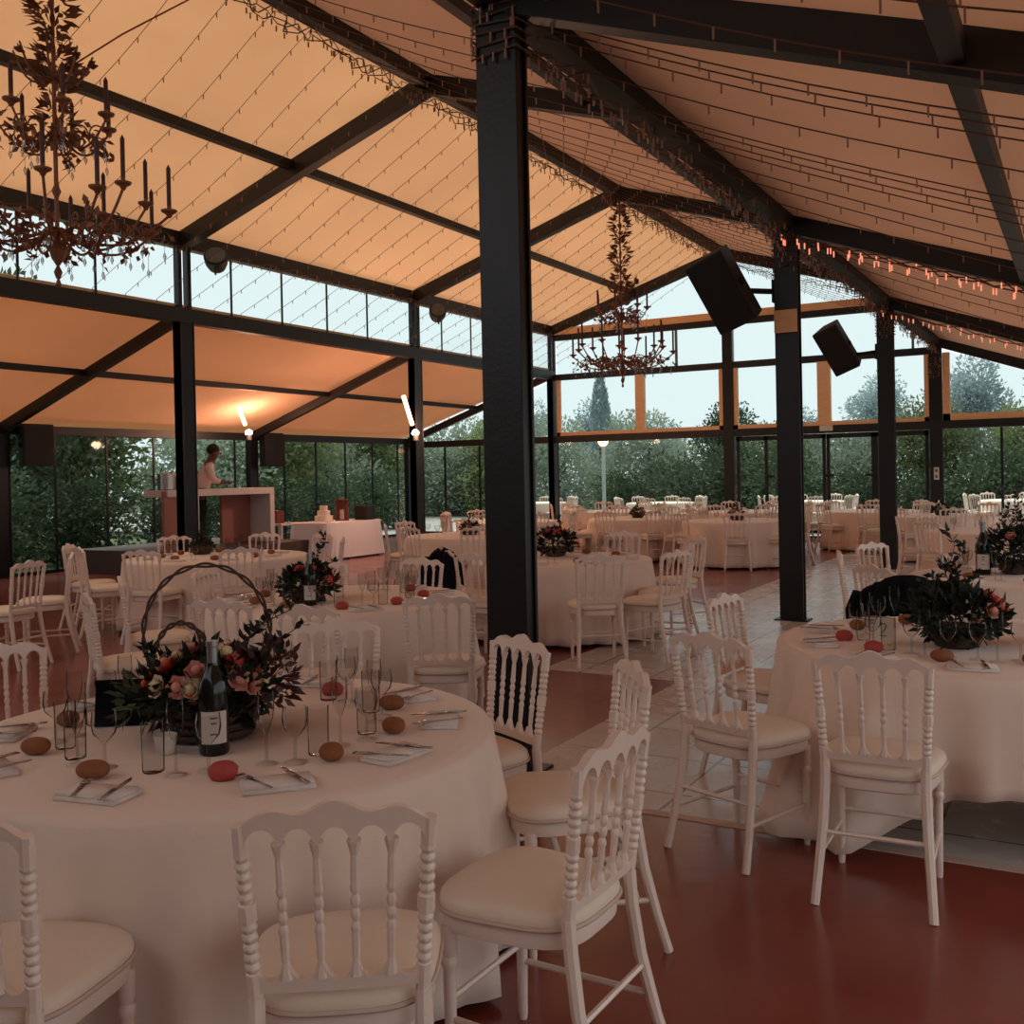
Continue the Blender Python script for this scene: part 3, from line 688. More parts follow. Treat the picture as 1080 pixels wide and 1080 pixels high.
def bouquet(x,y,label,rad=.2,hgt=.18,roses=14,sprigs=(),seed=0,n=500,pal=('rose_coral','rose_pink','rose_cream'),vase=True,name='flower_arrangement',leafm='leafdark',sideroses=None):
    t=tag(empty(name,(x,y,TZ)),label,'flower arrangement','table flowers'); rn=random.Random(seed)
    MB().lathe([(.08,0),(.10,.01),(.12,.06),(.13,.1),(.12,.1),(.001,.09)],20).build('bowl','wicker',t)
    mb=MB(); foliage(mb,(0,0,hgt),rad,n,.06,.03,seed,(1,1,.62)); mb.build('foliage',leafm,t,True,0,False)
    if sprigs:
        ml=MB();ms=MB()
        for i,(tx,ty,tz) in enumerate(sprigs): sprig(ml,ms,(tx*.2,ty*.2,.1),(tx,ty,tz),36,.045,.022,seed+i)
        ml.build('sprig_leaves',leafm,t,True,0,False); ms.build('stems','leafred',t)
    for i in range(roses):
        a=rn.uniform(0,2*PI); el=rn.uniform(.1,1.3); rr=rad*rn.uniform(.9,1.05); d=Vector((math.cos(a)*math.cos(el),math.sin(a)*math.cos(el),math.sin(el)))
        if sideroses: d=(d*.6+Vector(sideroses)).normalized()
        o=bpy.data.objects.new('rose',RM[rn.choice(pal)]); COL.objects.link(o); o.parent=t; o.location=(d.x*rr,d.y*rr,hgt+d.z*rr*.65); o.rotation_euler=d.to_track_quat('Z','Y').to_euler(); o.scale=(1.15,)*3
    return t
# foreground basket
bx,by=-2.60,2.47
t=bouquet(bx,by,'wicker basket of coral, cream and burgundy flowers under a tall hoop handle',.21,.16,40,[(.22,.12,.42),(.26,.2,.36),(.3,.1,.3),(-.2,-.1,.3),(.28,-.05,.26),(.1,.22,.4)],11,650)
ml=MB(); foliage(ml,(.17,.09,.2),.14,150,.055,.022,5); ml.build('burgundy_foliage','leafred',t,True,0,False)
ml=MB(); foliage(ml,(-.14,-.1,.15),.13,140,.06,.02,6); ml.build('olive_foliage','leafolive',t,True,0,False)
hd=Vector((.869,.494,0))
for nm,(cz,rx,rz_,off,thick) in {'hoop_handle':(.34,.215,.235,(0,0),.0065),'inner_hoop':(.22,.10,.16,(-.08,-.04),.007)}.items():
    for tw in (0,1):
        pts=[]
        for i in range(61):
            a=-.35+(PI+.7)*i/60; w=.006*math.sin(9*a+tw*PI)
            pts.append((off[0]+hd.x*math.cos(a)*(rx+w),off[1]+hd.y*math.cos(a)*(rx+w),cz+math.sin(a)*(rz_+w)))
        MB().tube(pts,thick*.7,6).build(nm,'wicker',t)
mb=MB()
for k in range(4):
    pts=[(.145*(1+.15*k*.3)*math.cos(2*PI*i/40),.145*(1+.15*k*.3)*math.sin(2*PI*i/40),.02+k*.028) for i in range(41)]; mb.tube(pts,.012,6)
mb.build('basket_rim','wicker',t)
bouquet(-.55,5.22,'dark bouquet with tall leafy sprigs and roses on its right, on the right foreground table',.22,.15,16,[(-.02,-.02,.55),(-.08,.0,.42),(.03,.02,.5),(-.2,.05,.3),(.08,.0,.36),(-.12,-.05,.34)],21,700,('rose_coral','rose_pink'),sideroses=(.9,.1,.1))
bouquet(-4.72,5.42,'dark bouquet with two tall sprigs on the second table behind the foreground flowers',.2,.13,10,[(.12,.08,.48),(.1,.02,.38),(-.1,-.1,.25),(.15,.12,.3)],31,450,('rose_coral','rose_pink'))
bouquet(-4.8,9.35,'dark rounded bouquet on the table right of the thick black post',.22,.15,5,[(.05,.05,.42),(-.08,0,.3)],41,450,('rose_coral',))
bouquet(-.50,8.85,'tall dark leafy bush arrangement at the right picture edge',.26,.2,5,[(0,0,.75),(.1,.05,.62),(-.08,-.03,.66),(.05,-.08,.5),(-.12,.03,.5),(.14,0,.55),(.0,.1,.6)],51,800,('rose_pink',))
bouquet(-9.0,8.5,'small bouquet with thin sprigs on the wide table before the bar',.13,.1,4,[(0,0,.35),(.06,.02,.28)],61,200,('rose_pink',))
for i,(x,y,l) in enumerate(far[:4]): bouquet(x,y,'small pale bouquet on the '+l,.13,.1,6,[(0,0,.3)],70+i,160,('rose_cream','rose_pink'))
# ------------------------------------------------------------------ jackets
def jacket(x,y,deg,label,w=.235,drop=.5,zt=.925):
    a=R(deg)-PI/2; N=28; mb=MB(); K=14
    t=tag(empty('jacket',(x,y,0),a),label,'jacket')
    prof=[(-.045-.0,-1)]+[(0,0)]
    for i in range(K+1):
        s=i/K
        if s<.45: yy=-.06-.015*math.sin(s*7); zz=zt-drop*(1-s/.45)
        elif s<.55: u=(s-.45)/.1; yy=-.06+.12*u; zz=zt+.025*math.sin(PI*u)
        else: u=(s-.55)/.45; yy=.06+.02*u; zz=zt-(drop*.45)*u
        for j in range(N+1):
            x_=(-1+2*j/N); bulge=.02*math.sin(j*1.3+s*3); hw=w*(1+.15*math.sin(PI*min(1,max(0,(zt-zz)/drop)))); z2=zz-.10*abs(x_)**2.2
            mb.v.append((x_*hw,yy+bulge*.6,z2))
    W=N+1
    for i in range(K):
        for j in range(N): mb.f.append((i*W+j,i*W+j+1,(i+1)*W+j+1,(i+1)*W+j))
    o=mb.build('body','jacket',t,True,0,False); sm=o.modifiers.new('s','SOLIDIFY'); sm.thickness=.02
    for s in (-1,1):
        MB().tube([(s*w*.98,-.03,zt-.09),(s*w*1.12,-.05,zt-.2),(s*w*1.1,-.06,zt-.36),(s*w*1.02,-.05,zt-.5)],[.05,.055,.05,.04],10).build('sleeve','jacket',t)
jacket(-.98,6.62,-70,'black jacket draped over a chair behind the dark bouquet of the right table',.27,.45)
jacket(-5.25,7.92,60,'black jacket hung on the chair left of the thick black post')
# ------------------------------------------------------------------ chandeliers
def chandelier(x,y,label):
    t=tag(empty('chandelier',(x,y,0)),label,'chandelier','gilded chandeliers')
    zt=6.5
    mb=MB()
    for k in range(14):
        z=zt-.13*k
        pts=[(.018*math.cos(q) if k%2 else 0,.018*math.cos(q) if not k%2 else 0,z+.055*math.sin(q)-.06) for q in [2*PI*i/10 for i in range(11)]]
        mb.tube(pts,.008,5)
    mb.build('chain','gilt',t)
    rn=random.Random(3)
    ml=MB()
    for i in range(420):
        z=rn.uniform(4.5,6.45); a=rn.uniform(0,2*PI); r_=.02+.11*abs(math.sin(z*6)); ml.leaf((r_*.8*math.cos(a),r_*.8*math.sin(a),z),(math.cos(a),math.sin(a),rn.uniform(-.3,.9)),.09+r_*.6,.045)
    ml.build('chain_leaves','gilt',t,True,0,False)
    MB().lathe([(.0,3.2),(.02,3.22),(.035,3.27),(.012,3.32),(.05,3.38),(.07,3.45),(.03,3.52),(.018,3.6),(.018,3.9),(.04,3.95),(.018,4.0),(.018,4.3),(.045,4.36),(.05,4.42),(.018,4.5),(.018,4.9),(.04,4.95),(.015,5.0),(.012,6.4)],12).build('stem','gilt',t)
    # crown
    mb=MB()
    for k in range(8):
        a=2*PI*k/8; pts=[]
        for i in range(12):
            s=i/11; r_=.03+.28*math.sin(s*PI*.62); z=4.9+.16*s-.08*math.sin(s*PI*2); pts.append((r_*math.cos(a),r_*math.sin(a),z))
        mb.tube(pts,[.012*(1-.4*i/11) for i in range(12)],5)
        for q in range(4): mb.leaf((.26*math.cos(a),.26*math.sin(a),5.02),(math.cos(a)+rn.uniform(-.6,.6),math.sin(a)+rn.uniform(-.6,.6),rn.uniform(-.2,1)),.1,.06)
    mb.build('crown','gilt',t)
    def arm(a,r1,z0,z1,cand,th):
        arm_=MB();pts=[]
        for i in range(22):
            s=i/21; r_=.03+(r1-.03)*s; z=z0-.16*math.sin(s*PI)-.03+ (z1-z0)*s**3; pts.append((r_*math.cos(a),r_*math.sin(a),z))
        arm_.tube(pts,th,6)
        # scrolls under the arm
        for s0,rs in ((.45,.085),(.78,.07)):
            rc=r1*s0; sc=[]
            for i in range(22):
                u=i/21; q=u*PI*2.6; rr=rs*(1-.75*u); sc.append(((rc+rr*math.cos(q))*math.cos(a),(rc+rr*math.cos(q))*math.sin(a),z0-.06+rr*math.sin(q)))
            arm_.tube(sc,th*.75,5)
        for q in range(26):
            s=rn.uniform(.15,1.05); rr=r1*s; arm_.leaf((rr*math.cos(a)+rn.uniform(-.03,.03),rr*math.sin(a)+rn.uniform(-.03,.03),z0-.1+rn.uniform(-.09,.1)),(rn.uniform(-1,1),rn.uniform(-1,1),rn.uniform(-1,1)),.085,.05)
        o=arm_.build('arm','gilt',t)
        cx_,cy_=r1*math.cos(a),r1*math.sin(a)
        MB().lathe([(.015,z1-.05),(.03,z1-.02),(.065,z1+.0),(.07,z1+.015),(.03,z1+.01),(.018,z1+.03),(.018,z1+.05),(.001,z1+.05)],10,Matrix.Translation((cx_,cy_,0))).build('drip_pan','gilt',o)
        MB().lathe([(.018,z1+.03),(.018,z1+.03+cand),(.012,z1+.04+cand),(.003,z1+.06+cand)],8,Matrix.Translation((cx_,cy_,0))).build('candle','candle',o)
        for q in range(3):
            rr=r1*(.55+.2*q); zz=z0-.2-.03*q; cr=MB()
            cr.lathe([(.001,-.06),(.016,-.02),(.011,.0),(.0025,.02),(.0025,z0-.1-zz)],6,Matrix.Translation((rr*math.cos(a),rr*math.sin(a),zz)))
            cr.build('crystal_drop','crystal',o)
    for k in range(14): arm(2*PI*k/14+.13,.93 if k%2 else .72,3.67 if k%2 else 3.65,3.77 if k%2 else 3.92,.34,.012)
    for k in range(7): arm(2*PI*k/7+.4,.46,4.48,4.56,.26,.01)
    MB().lathe([(.001,3.13),(.025,3.16),(.018,3.19),(.001,3.23)],8).build('finial','gilt',t)
    return t
c1=chandelier(XR+.05,16.9,'ornate gilded chandelier hanging in full view right of the thick post')
c2=copy_tree(c1); c2.location=(-7.52,5.58,.13); tag(c2,'ornate gilded chandelier cut off by the left picture edge','chandelier')
# red cord from chandelier
o=MB().tube([(-7.62,5.5,4.95),(-7.4,6.2,5.6),(-7.35,7.4,6.55)],.008,5).build('red_cord','redwire'); tag(o,'thin red cord running from the left chandelier up to the ridge','cord')
# ------------------------------------------------------------------ fairy light strings
def strand(name,mb,nw,label,grp,lit):
    o=mb.build(name,'wire',None,False); o.data.materials.append(M['bulb_lit' if lit else 'bulb'])
    for k,p in enumerate(o.data.polygons):
        if k>=nw: p.material_index=1
    return tag(o,label,'fairy lights',grp)
def string(y,xa,za,xm,zm,xb,zb_,label,grp,lit=False):
    pts=[];N=16
    def seg(x0,z0,x1,z1,s0):
        for i in range(N):
            f=i/N; pts.append((x0+(x1-x0)*f,y+.03*math.sin(f*9+s0),z0+(z1-z0)*f-.10*math.sin(PI*f)))
    seg(xa,za,xm,zm,y)
    if xb is not None: seg(xm,zm,xb,zb_,y+2); pts.append((xb,y,zb_))
    else: pts.append((xm,y,zm))
    mb=MB().tube(pts,.0042,4,False); nw=len(mb.f)
    for p in pts[:-1]: mb.box((p[0]-.004,p[1]-.004,p[2]-.055),(p[0]+.004,p[1]+.004,p[2]))
    return strand('fairy_light_string',mb,nw,label,grp,lit)
LG='fairy light strings across the nave ceiling'
y=6.4
while y<22.8:
    string(y,XL+.12,zB+.1,XR,zR-.12,XP-.1,zB+.25,'thin fairy light string running up the left slope to the ridge and down again',LG); y+=.56
RG='fairy light strings under the right bay ceiling'
for y in (3.55,3.7,4.35,4.95,5.1,5.3,5.9,6.6,6.8,7.05,7.3,7.9,8.4,9.2,11.8,12.6,14,15.4):
    string(y,XP,zB+.02,XE-.2,zXE-.02,None,None,'thin fairy light string sagging across the right bay under the canvas',RG)
def garland(name,label,p0,p1,n,amp,seed,lit,off=.0,r=.007,tuft=True):
    rn=random.Random(seed); p0=Vector(p0);p1=Vector(p1);L=(p1-p0).length
    mb=MB();bl=MB();k=int(L/.16)
    for w in range(n):
        pts=[]
        for i in range(k+1):
            f=i/k; p=p0.lerp(p1,f)+Vector((rn.uniform(-1,1)*amp,rn.uniform(-1,1)*amp*.5,-abs(math.sin(i*.9+w))*amp*1.4-off)); pts.append(p)
            q=p+Vector((rn.uniform(-.02,.02),0,-.05)); bl.box(tuple(q-Vector((.006,.006,.03))),tuple(q+Vector((.006,.006,.03))))
        mb.tube(pts,r,4,False)
    nw=len(mb.f); mb.add(bl.v,bl.f); return strand(name,mb,nw,label,'thick light garlands on beams',lit)
garland('light_garland','bundle of light strings looped along the ridge beam',(XR,6.5,zR-.1),(XR,22.9,zR-.1),3,.1,1,False)
garland('light_garland','bundle of light strings along the beam over the right row of posts',(XP,4.9,zB+.0),(XP,22.9,zB+.0),3,.1,2,False)
garland('light_garland','glowing light strings along the beam leaving the post with the orange plate',(XP,10.82,zB-.04),(XE,10.82,zXE-.05),3,.05,3,True,0)
garland('light_garland','glowing light strings along the beam leaving the third post',(XP,16.86,zB-.04),(XE,16.86,zXE-.05),2,.05,4,True,0)
garland('light_garland','light strings along the clerestory top beam at left',(XL+.12,6.5,zE-.02),(XL+.12,22.8,zE-.02),1,.05,5,False)
garland('light_garland','light strings wound along the truss right of the ridge',(XR,16.9,zR-.1),(XP,16.9,zB+.9),2,.07,6,False)
garland('light_garland','light strings along the truss over the third frame',(XR,22.9,zR-.16),(XP-.3,22.9,zE-.1),2,.07,7,False)
# wraps round the post heads
for i,(lbl,z0,nn) in {1:('light strings wound round the head of the thick post',3.9,7),2:('light strings wound round the head of the plate post',3.75,7),3:('light strings wound round the head of the third post',3.7,7),4:('light strings wound round the head of the farthest right post',3.5,8)}.items():
    mb=MB();bl=MB();rn=random.Random(i)
    for k in range(nn):
        z=k*.055; e=.012
        pts=[(-.13-e,-.07-e,z+rn.uniform(-.02,.02)),(.13+e,-.07-e,z+rn.uniform(-.02,.02)),(.13+e,.07+e,z+.01),(-.13-e,.07+e,z+.02),(-.13-e,-.07-e,z+.04)]
        mb.tube(pts,.006,5)
        for q in range(3): 
            x_=rn.uniform(-.14,.14); bl.box((x_-.005,-.09,z-.05),(x_+.005,-.078,z))
    nw=len(mb.f); mb.add(bl.v,bl.f); o=strand('light_wrap',mb,nw,lbl,'light wraps on post heads',False); o.location=(XP,YF[i],z0)
# ------------------------------------------------------------------ speakers and fixtures
def pa_speaker(loc,rot,label,w=.42,h=.75,d=.42,grp='hanging loudspeakers',bracket=None,sc=1):
    t=tag(empty('loudspeaker',loc),label,'speaker',grp); t.rotation_euler=rot; t.scale=(sc,)*3
    mb=MB(); pr=[(-w/2,-d/2),(w/2,-d/2),(w/2*.62,d/2),(-w/2*.62,d/2)]
    mb.add([(x,y,-h/2) for x,y in pr]+[(x,y,h/2) for x,y in pr],[(0,3,2,1),(4,5,6,7),(0,1,5,4),(1,2,6,5),(2,3,7,6),(3,0,4,7)]); mb.build('cabinet','speaker',t,False,.02)
    MB().box((-w/2+.02,-d/2-.015,-h/2+.03),(w/2-.02,-d/2-.002,h/2-.03)).build('grille','grille',t,False,.008)
    for s in (-1,1): MB().tube([(s*w*.43,-.06,.0),(s*w*.5,-.06,.0)],.045,10).build('side_handle','rubber',t)
    return t
s1=pa_speaker((-3.26,10.4,3.52),(R(28),R(24),R(-28)),'large black loudspeaker tilted down left of the plate post',.46,.8,.4)
def aim(o,nf,roll):
    nf=(Fv*nf[0]+Rv*nf[1]+Uv*nf[2]).normalized(); u=Uv*math.cos(roll)-Rv*math.sin(roll); u=(u-nf*u.dot(nf)).normalized(); yv=-nf; xv=yv.cross(u)
    mm=Matrix((xv,yv,u)).transposed().to_4x4(); o.rotation_euler=mm.to_euler()
aim(s1,(-.72,-.5,-.42),R(24))
s2=pa_speaker((-3.42,16.7,3.54),(R(24),R(28),R(-22)),'smaller black loudspeaker tilted down left of the third post',.44,.78,.38)
aim(s2,(-.72,-.5,-.42),R(27))
for (a,b,l) in (((-2.89,10.9,3.52),(-3.1,10.55,3.5),'black bracket arm holding the large tilted loudspeaker'),((-2.89,16.96,3.45),(-3.2,16.75,3.4),'black bracket arm holding the smaller tilted loudspeaker')):
    t=tag(empty('speaker_bracket',a),l,'bracket'); d=Vector(b)-Vector(a)
    MB().tube([(0,0,0),d],.03,8).build('arm','rubber',t); MB().box((-.02,-.06,-.12),(.02,.06,.12)).build('mount_plate','rubber',t,False)
pa_speaker((-16.14,11.4,2.3),(0,0,R(90)),'black box loudspeaker hanging at the top left glass wall',.62,.74,.3,'wall loudspeakers')
pa_speaker((-16.14,17.35,2.28),(0,0,R(90)),'black box loudspeaker beside the lamp post of the glass wall',.62,.76,.3,'wall loudspeakers')
for (x,y,z,l) in ((XL+.3,11.3,4.98,'round black spotlight hung by the first clerestory post'),(XL+.3,17.37,4.95,'round black spotlight hung by the second clerestory post')):
    t=tag(empty('round_spotlight',(x,y,z)),l,'spotlight','round spotlights'); t.rotation_euler=(R(60),0,R(40))
    MB().lathe([(.05,-.2),(.13,-.16),(.17,-.05),(.18,.08),(.16,.1),(.001,.1)],20).build('housing','speaker',t); MB().lathe([(.15,.1),(.15,.11),(.001,.11)],20).build('lens','grey_cab',t); MB().tube([(0,-.18,0),(0,-.22,.05),(0,-.3,.0)],.015,6).build('yoke','rubber',t)
# orange plate
o=MB().box((-.12,-.01,-.12),(.12,.01,.12)).build('orange_plate','wood',None,False,.003); o.location=(XP,10.9-.095,3.18); tag(o,'square orange wooden plate fixed on the second right post','plate')
t=tag(empty('wall_switch',(XP,YE-.09,1.45)),'white double switch box on the farthest right post','switch'); MB().box((-.05,-.015,-.13),(.05,.015,.13)).build('plate','paper',t,False,.004)
for s in (-1,1): MB().box((-.025,-.022,s*.06-.03),(.025,-.01,s*.06+.03)).build('rocker','grey_cab',t,False)
t=tag(empty('emergency_light',(-5.0,YE-.1,LB+.02)),'small white emergency light box above the glass doors','light'); MB().box((-.14,-.04,-.06),(.14,.04,.06)).build('housing','paper',t,False,.008)
# wall lamps
def sconce(x,y,z,label,energy):
    t=tag(empty('wall_lamp',(x,y,z)),label,'lamp','lit wall lamps')
    MB().lathe([(.05,-.1),(.06,-.09),(.06,.02),(.05,.03)],12).build('housing','rubber',t)
    MB().ball((0,0,.06),.07,12,8).build('bulb','lamp',t)
    MB().tube([(.0,-.1,.22),(.0,-.38,.78)],.04,10).build('flare_streak','lamp2',t)  # glowing rod added in place of the lens flare streak
    l=bpy.data.lights.new('lamp_light','POINT'); l.energy=energy; l.color=(1,.5,.3); l.shadow_soft_size=.1; lo=bpy.data.objects.new('lamp_light',l); COL.objects.link(lo); lo.location=(x+.15,y-.1,z+.12)
sconce(-15.2,15.72,2.53,'blazing lamp with a leaning flare streak under the rafter by the bar',60)
sconce(-11.68,16.72,2.42,'blazing wall lamp with a leaning flare streak on the clerestory post',110)
t=tag(empty('garden_lamp',(-12.6,27.8,-.05)),'slim pale garden lamp post with a pink glowing head seen through the far glass','lamp post'); MB().tube([(0,0,0),(0,0,2.5)],.06,8).build('pole','pole',t); MB().ball((0,0,2.6),.16,10,6).build('lamp_head','lamp2',t)
# ------------------------------------------------------------------ podium, bar, man
structure(MB().box((-15.9,12.0,0),(-13.2,15.3,.42)).build('podium','platform',None,False,.01))
t=tag(empty('podium_bar',(-14.0,12.2,.42)),'white framed open bar counter on the podium with rose panels','bar counter')
MB().box((-.3,0,.92),(.3,2.62,1.04)).build('counter_top','bar_white',t,False,.005)
MB().box((-.3,2.5,0),(.3,2.62,.92)).build('end_leg','bar_white',t,False,.005)
MB().box((-.28,1.75,0),(-.22,2.5,.92)).build('rose_panel','bar_rose',t,False)
MB().box((.2,-.05,0),(.26,.62,1.02)).build('front_panel','bar_rose',t,False)
MB().box((-.3,.62,0),(.3,.70,.92)).build('inner_leg','bar_white',t,False)
def skin_body(chains,name,mt,parent,sub=2):
    vs=[];es=[];rad=[]
    idx={}
    for ch in chains:
        prev=None
        for p,r_ in ch:
            k=tuple(round(c,4) for c in p)
            if k not in idx: idx[k]=len(vs); vs.append(p); rad.append(r_)
            if prev is not None: es.append((prev,idx[k]))
            prev=idx[k]
    me=bpy.data.meshes.new(name); me.from_pydata(vs,es,[]); me.materials.append(M[mt]); o=bpy.data.objects.new(name,me); COL.objects.link(o); o.parent=parent
    sk=o.modifiers.new('skin','SKIN'); sl=me.skin_vertices[0].data
    for i,r_ in enumerate(rad):
        sl[i].radius=(r_,r_) if not isinstance(r_,tuple) else r_
        sl[i].use_root=(i==0)
    sk.use_smooth_shade=True
    s2_=o.modifiers.new('sub','SUBSURF'); s2_.levels=sub; s2_.render_levels=sub
    return o
# person stands behind the bar, local +Y = facing (towards +Y world, slightly to the hall)
pt=tag(empty('person',(-14.52,13.72,.42),R(-40)),'person in a pale shirt and dark trousers leaning forward behind the podium bar','person')
pel=(0,0,.93)
body=[[(pel,(.15,.11)),((0,.05,1.12),(.145,.10)),((0,.12,1.32),(.165,.11)),((0,.16,1.43),(.09,.08)),((0,.19,1.49),(.062,.065)),((0,.225,1.55),(.078,.085)),((0,.245,1.63),(.092,.11)),((0,.245,1.72),(.075,.09))],
 [(pel,(.15,.11)),((.09,0,.86),.09),((.10,.02,.48),.06),((.10,-.02,.10),.042),((.11,.1,.04),.04),((.11,.19,.03),.028)],
 [(pel,(.15,.11)),((-.09,0,.86),.09),((-.10,-.02,.48),.06),((-.10,-.06,.10),.042),((-.11,.06,.04),.04),((-.11,.15,.03),.028)],
 [((0,.12,1.32),(.165,.11)),((.19,.14,1.38),.06),((.24,.2,1.12),.045),((.2,.42,1.08),.034),((.19,.5,1.09),.032)],
 [((0,.12,1.32),(.165,.11)),((-.19,.14,1.38),.06),((-.25,.18,1.12),.045),((-.18,.38,1.08),.034),((-.16,.46,1.09),.032)]]
skin_body(body,'body','skin',pt)
shirt=[[((0,.0,.9),(.18,.14)),((0,.05,1.12),(.185,.15)),((0,.12,1.33),(.2,.15)),((0,.155,1.43),(.10,.10))],[((0,.12,1.33),(.2,.15)),((.19,.14,1.38),.075),((.24,.2,1.13),.062),((.21,.34,1.1),.05)],[((0,.12,1.33),(.2,.15)),((-.19,.14,1.38),.075),((-.25,.18,1.13),.062),((-.19,.31,1.1),.05)]]
skin_body(shirt,'shirt','shirt',pt)
tro=[[((0,0,.98),(.16,.12)),((0,0,.92),(.165,.125)),((.09,0,.84),.105),((.10,.02,.48),.078),((.10,-.02,.07),.06)],[((0,0,.92),(.165,.125)),((-.09,0,.84),.105),((-.10,-.02,.48),.078),((-.10,-.06,.07),.06)]]
skin_body(tro,'trousers','trousers',pt)
hb=MB().ball((0,.225,1.675),.115,16,10,(.88,1.0,.95)); hb.build('hair','hair',pt)
for s in (-1,1):
    MB().ball((s*.03,.345,1.635),.012,8,6).build('eye','paper',pt); MB().ball((s*.09,.24,1.61),.022,8,6,(.5,1,1.4)).build('ear','skin',pt)
    for q in range(5):
        bx_=s*.195-s*.0; fx=(q-1.5)*.018 if q<4 else -s*.045
        L_=(.07,.08,.078,.062,.05)[q]
        x0=(.19 if s>0 else -.16); y0=.52 if s>0 else .48
        MB().tube([(x0+fx*.8,y0,1.09),(x0+fx,y0+L_*.6,1.095),(x0+fx*1.1,y0+L_,1.075)],[.010,.009,.007],6).build('finger','skin',pt)
MB().ball((0,.355,1.60),.018,8,6,(.8,1,1.2)).build('nose','skin',pt)
MB().box((-.022,.325,1.56),(.022,.335,1.568)).build('mouth','bar_rose',pt,False)
pt.scale=(1.06,)*3
# small things by the bar
o=MB().lathe([(.14,0),(.15,.01),(.15,.28),(.11,.3),(.001,.3)],16).build('ice_bucket','metalware'); o.location=(-14.0,12.45,1.461); tag(o,'shiny bucket on the left end of the podium bar','bucket')
# cake table
t=tag(empty('cake_table',(-13.3,16.2,0),R(0)),'long side table under a bluish cloth by the glass wall','table')
MB().box((-.45,-.9,.70),(.45,.9,.73)).build('tabletop','wood',t,False)
for sx in(-1,1):
    for sy in(-1,1): MB().box((sx*.4-.02,sy*.85-.02,0),(sx*.4+.02,sy*.85+.02,.7)).build('leg','steel',t,False)
mb=MB();N=160;
def rr_(a):
    c,s=math.cos(a),math.sin(a); e=.25; return (math.copysign(abs(c)**e,c)*.48,math.copysign(abs(s)**e,s)*.94)
lv=[(0,.735),(.7,.735),(1,.735),(1.0,.72)]+[(1,.72-.69*k/6) for k in range(1,7)]
for li,(s,z) in enumerate(lv):
    for j in range(N):
        a=2*PI*j/N; x_,y_=rr_(a); f=1+ (.09*(.72-z)*(1+.6*math.sin(j*.9))); mb.v.append((x_*max(s,.001)*f,y_*max(s,.001)*f,z))
for i in range(len(lv)-1):
    for j in range(N): mb.f.append((i*N+j,(i+1)*N+j,(i+1)*N+(j+1)%N,i*N+(j+1)%N))
o=mb.build('tablecloth','cloth2',None,True,0,False); o.location=(-13.3,16.2,.003); tag(o,'bluish white cloth on the long side table by the glass wall','tablecloth','white tablecloths')
t=tag(empty('framed_lantern',(-13.25,16.3,.742),R(40)),'dark red lantern frame on the bluish side table','lantern'); 
lf=MB()
for sx in(-1,1):
    for sy in(-1,1): lf.box((sx*.12-.015,sy*.1-.015,0),(sx*.12+.015,sy*.1+.015,.42))
lf.box((-.14,-.12,0),(.14,.12,.02)).box((-.14,-.12,.40),(.14,.12,.44)); lf.box((-.12,.08,0),(.12,.1,.42)); lf.build('frame','darkred',t,False); MB().lathe([(.04,.02),(.04,.2),(.03,.22),(.001,.23)],12).build('candle','paper',t)
o=MB().box((-.16,-.16,0),(.16,.16,.3)).build('black_case','speaker',None,False,.02); o.location=(-12.98,16.72,.742); tag(o,'black equipment case on the bluish side table','case')
t=tag(empty('cake_stand',(-13.35,15.85,.742)),'white tiered cake on the bluish side table','cake'); MB().lathe([(.18,0),(.18,.12),(.13,.125),(.13,.22),(.08,.225),(.08,.32),(.001,.325)],24).build('tiers','paper',t); MB().lathe([(.2,0),(.21,.004),(.2,.008),(.001,.008)],24).build('plate','paper',t)
# low table with red box
t=tag(empty('side_table',(-14.6,15.95,0)),'low pale table with a slanting rose box left of the bluish table','table'); MB().box((-.35,-.35,.66),(.35,.35,.7)).build('tabletop','bar_white',t,False)
for sx in(-1,1):
    for sy in(-1,1): MB().box((sx*.3-.02,sy*.3-.02,0),(sx*.3+.02,sy*.3+.02,.66)).build('leg','bar_white',t,False)
o=MB().box((-.11,-.11,0),(.11,.11,.26)).build('rose_box','darkred',None,False,.01); o.location=(-14.6,15.85,.70); tag(o,'small dark red box on the low pale table','box')
o=MB().box((-.3,-.3,0),(.3,.3,.75)).build('grey_bin','grey_cab',None,False,.02); o.location=(-13.6,8.2,0); tag(o,'grey cabinet standing at the far left picture edge by the glass wall','cabinet')
# ------------------------------------------------------------------ outside trees
def tree_mesh(kind,seed,h,rad,n,leaf,low=.15):
    rn=random.Random(seed); mb=MB()
    cl=[]
    for i in range(44):
        a=rn.uniform(0,2*PI); z=h*rn.uniform(low,.92); rr=rad*math.sin(PI*min(.97,max(.15,(z/h)*.9+.08)))**.7*rn.uniform(.2,.85)
        cl.append((Vector((rr*math.cos(a),rr*math.sin(a),z)),rad*rn.uniform(.28,.5)))
    for i in range(n):
        c,r_=rn.choice(cl); d=Vector((rn.gauss(0,1),rn.gauss(0,1),rn.gauss(0,1))).normalized(); p=c+d*r_*rn.uniform(.55,1.05)
        if p.z<.02: continue
        mb.leaf(p,d+Vector((rn.uniform(-1,1),rn.uniform(-1,1),rn.uniform(-.5,.9))),leaf*rn.uniform(.6,1.4),leaf*.5)
    return mb
def cypress_mesh(h,rad,n,leaf,seed):
    rn=random.Random(seed); mb=MB()
    for i in range(n):
        f=rn.random()**1.2; a=rn.uniform(0,2*PI); rr=rad*math.sin(PI*min(1,.12+.88*f))**.6*rn.uniform(.6,1.05)
        p=Vector((rr*math.cos(a),rr*math.sin(a),.2+f*(h-.2))); mb.leaf(p,(math.cos(a)*.5,math.sin(a)*.5,1),leaf*rn.uniform(.7,1.4),leaf*.5)
    return mb
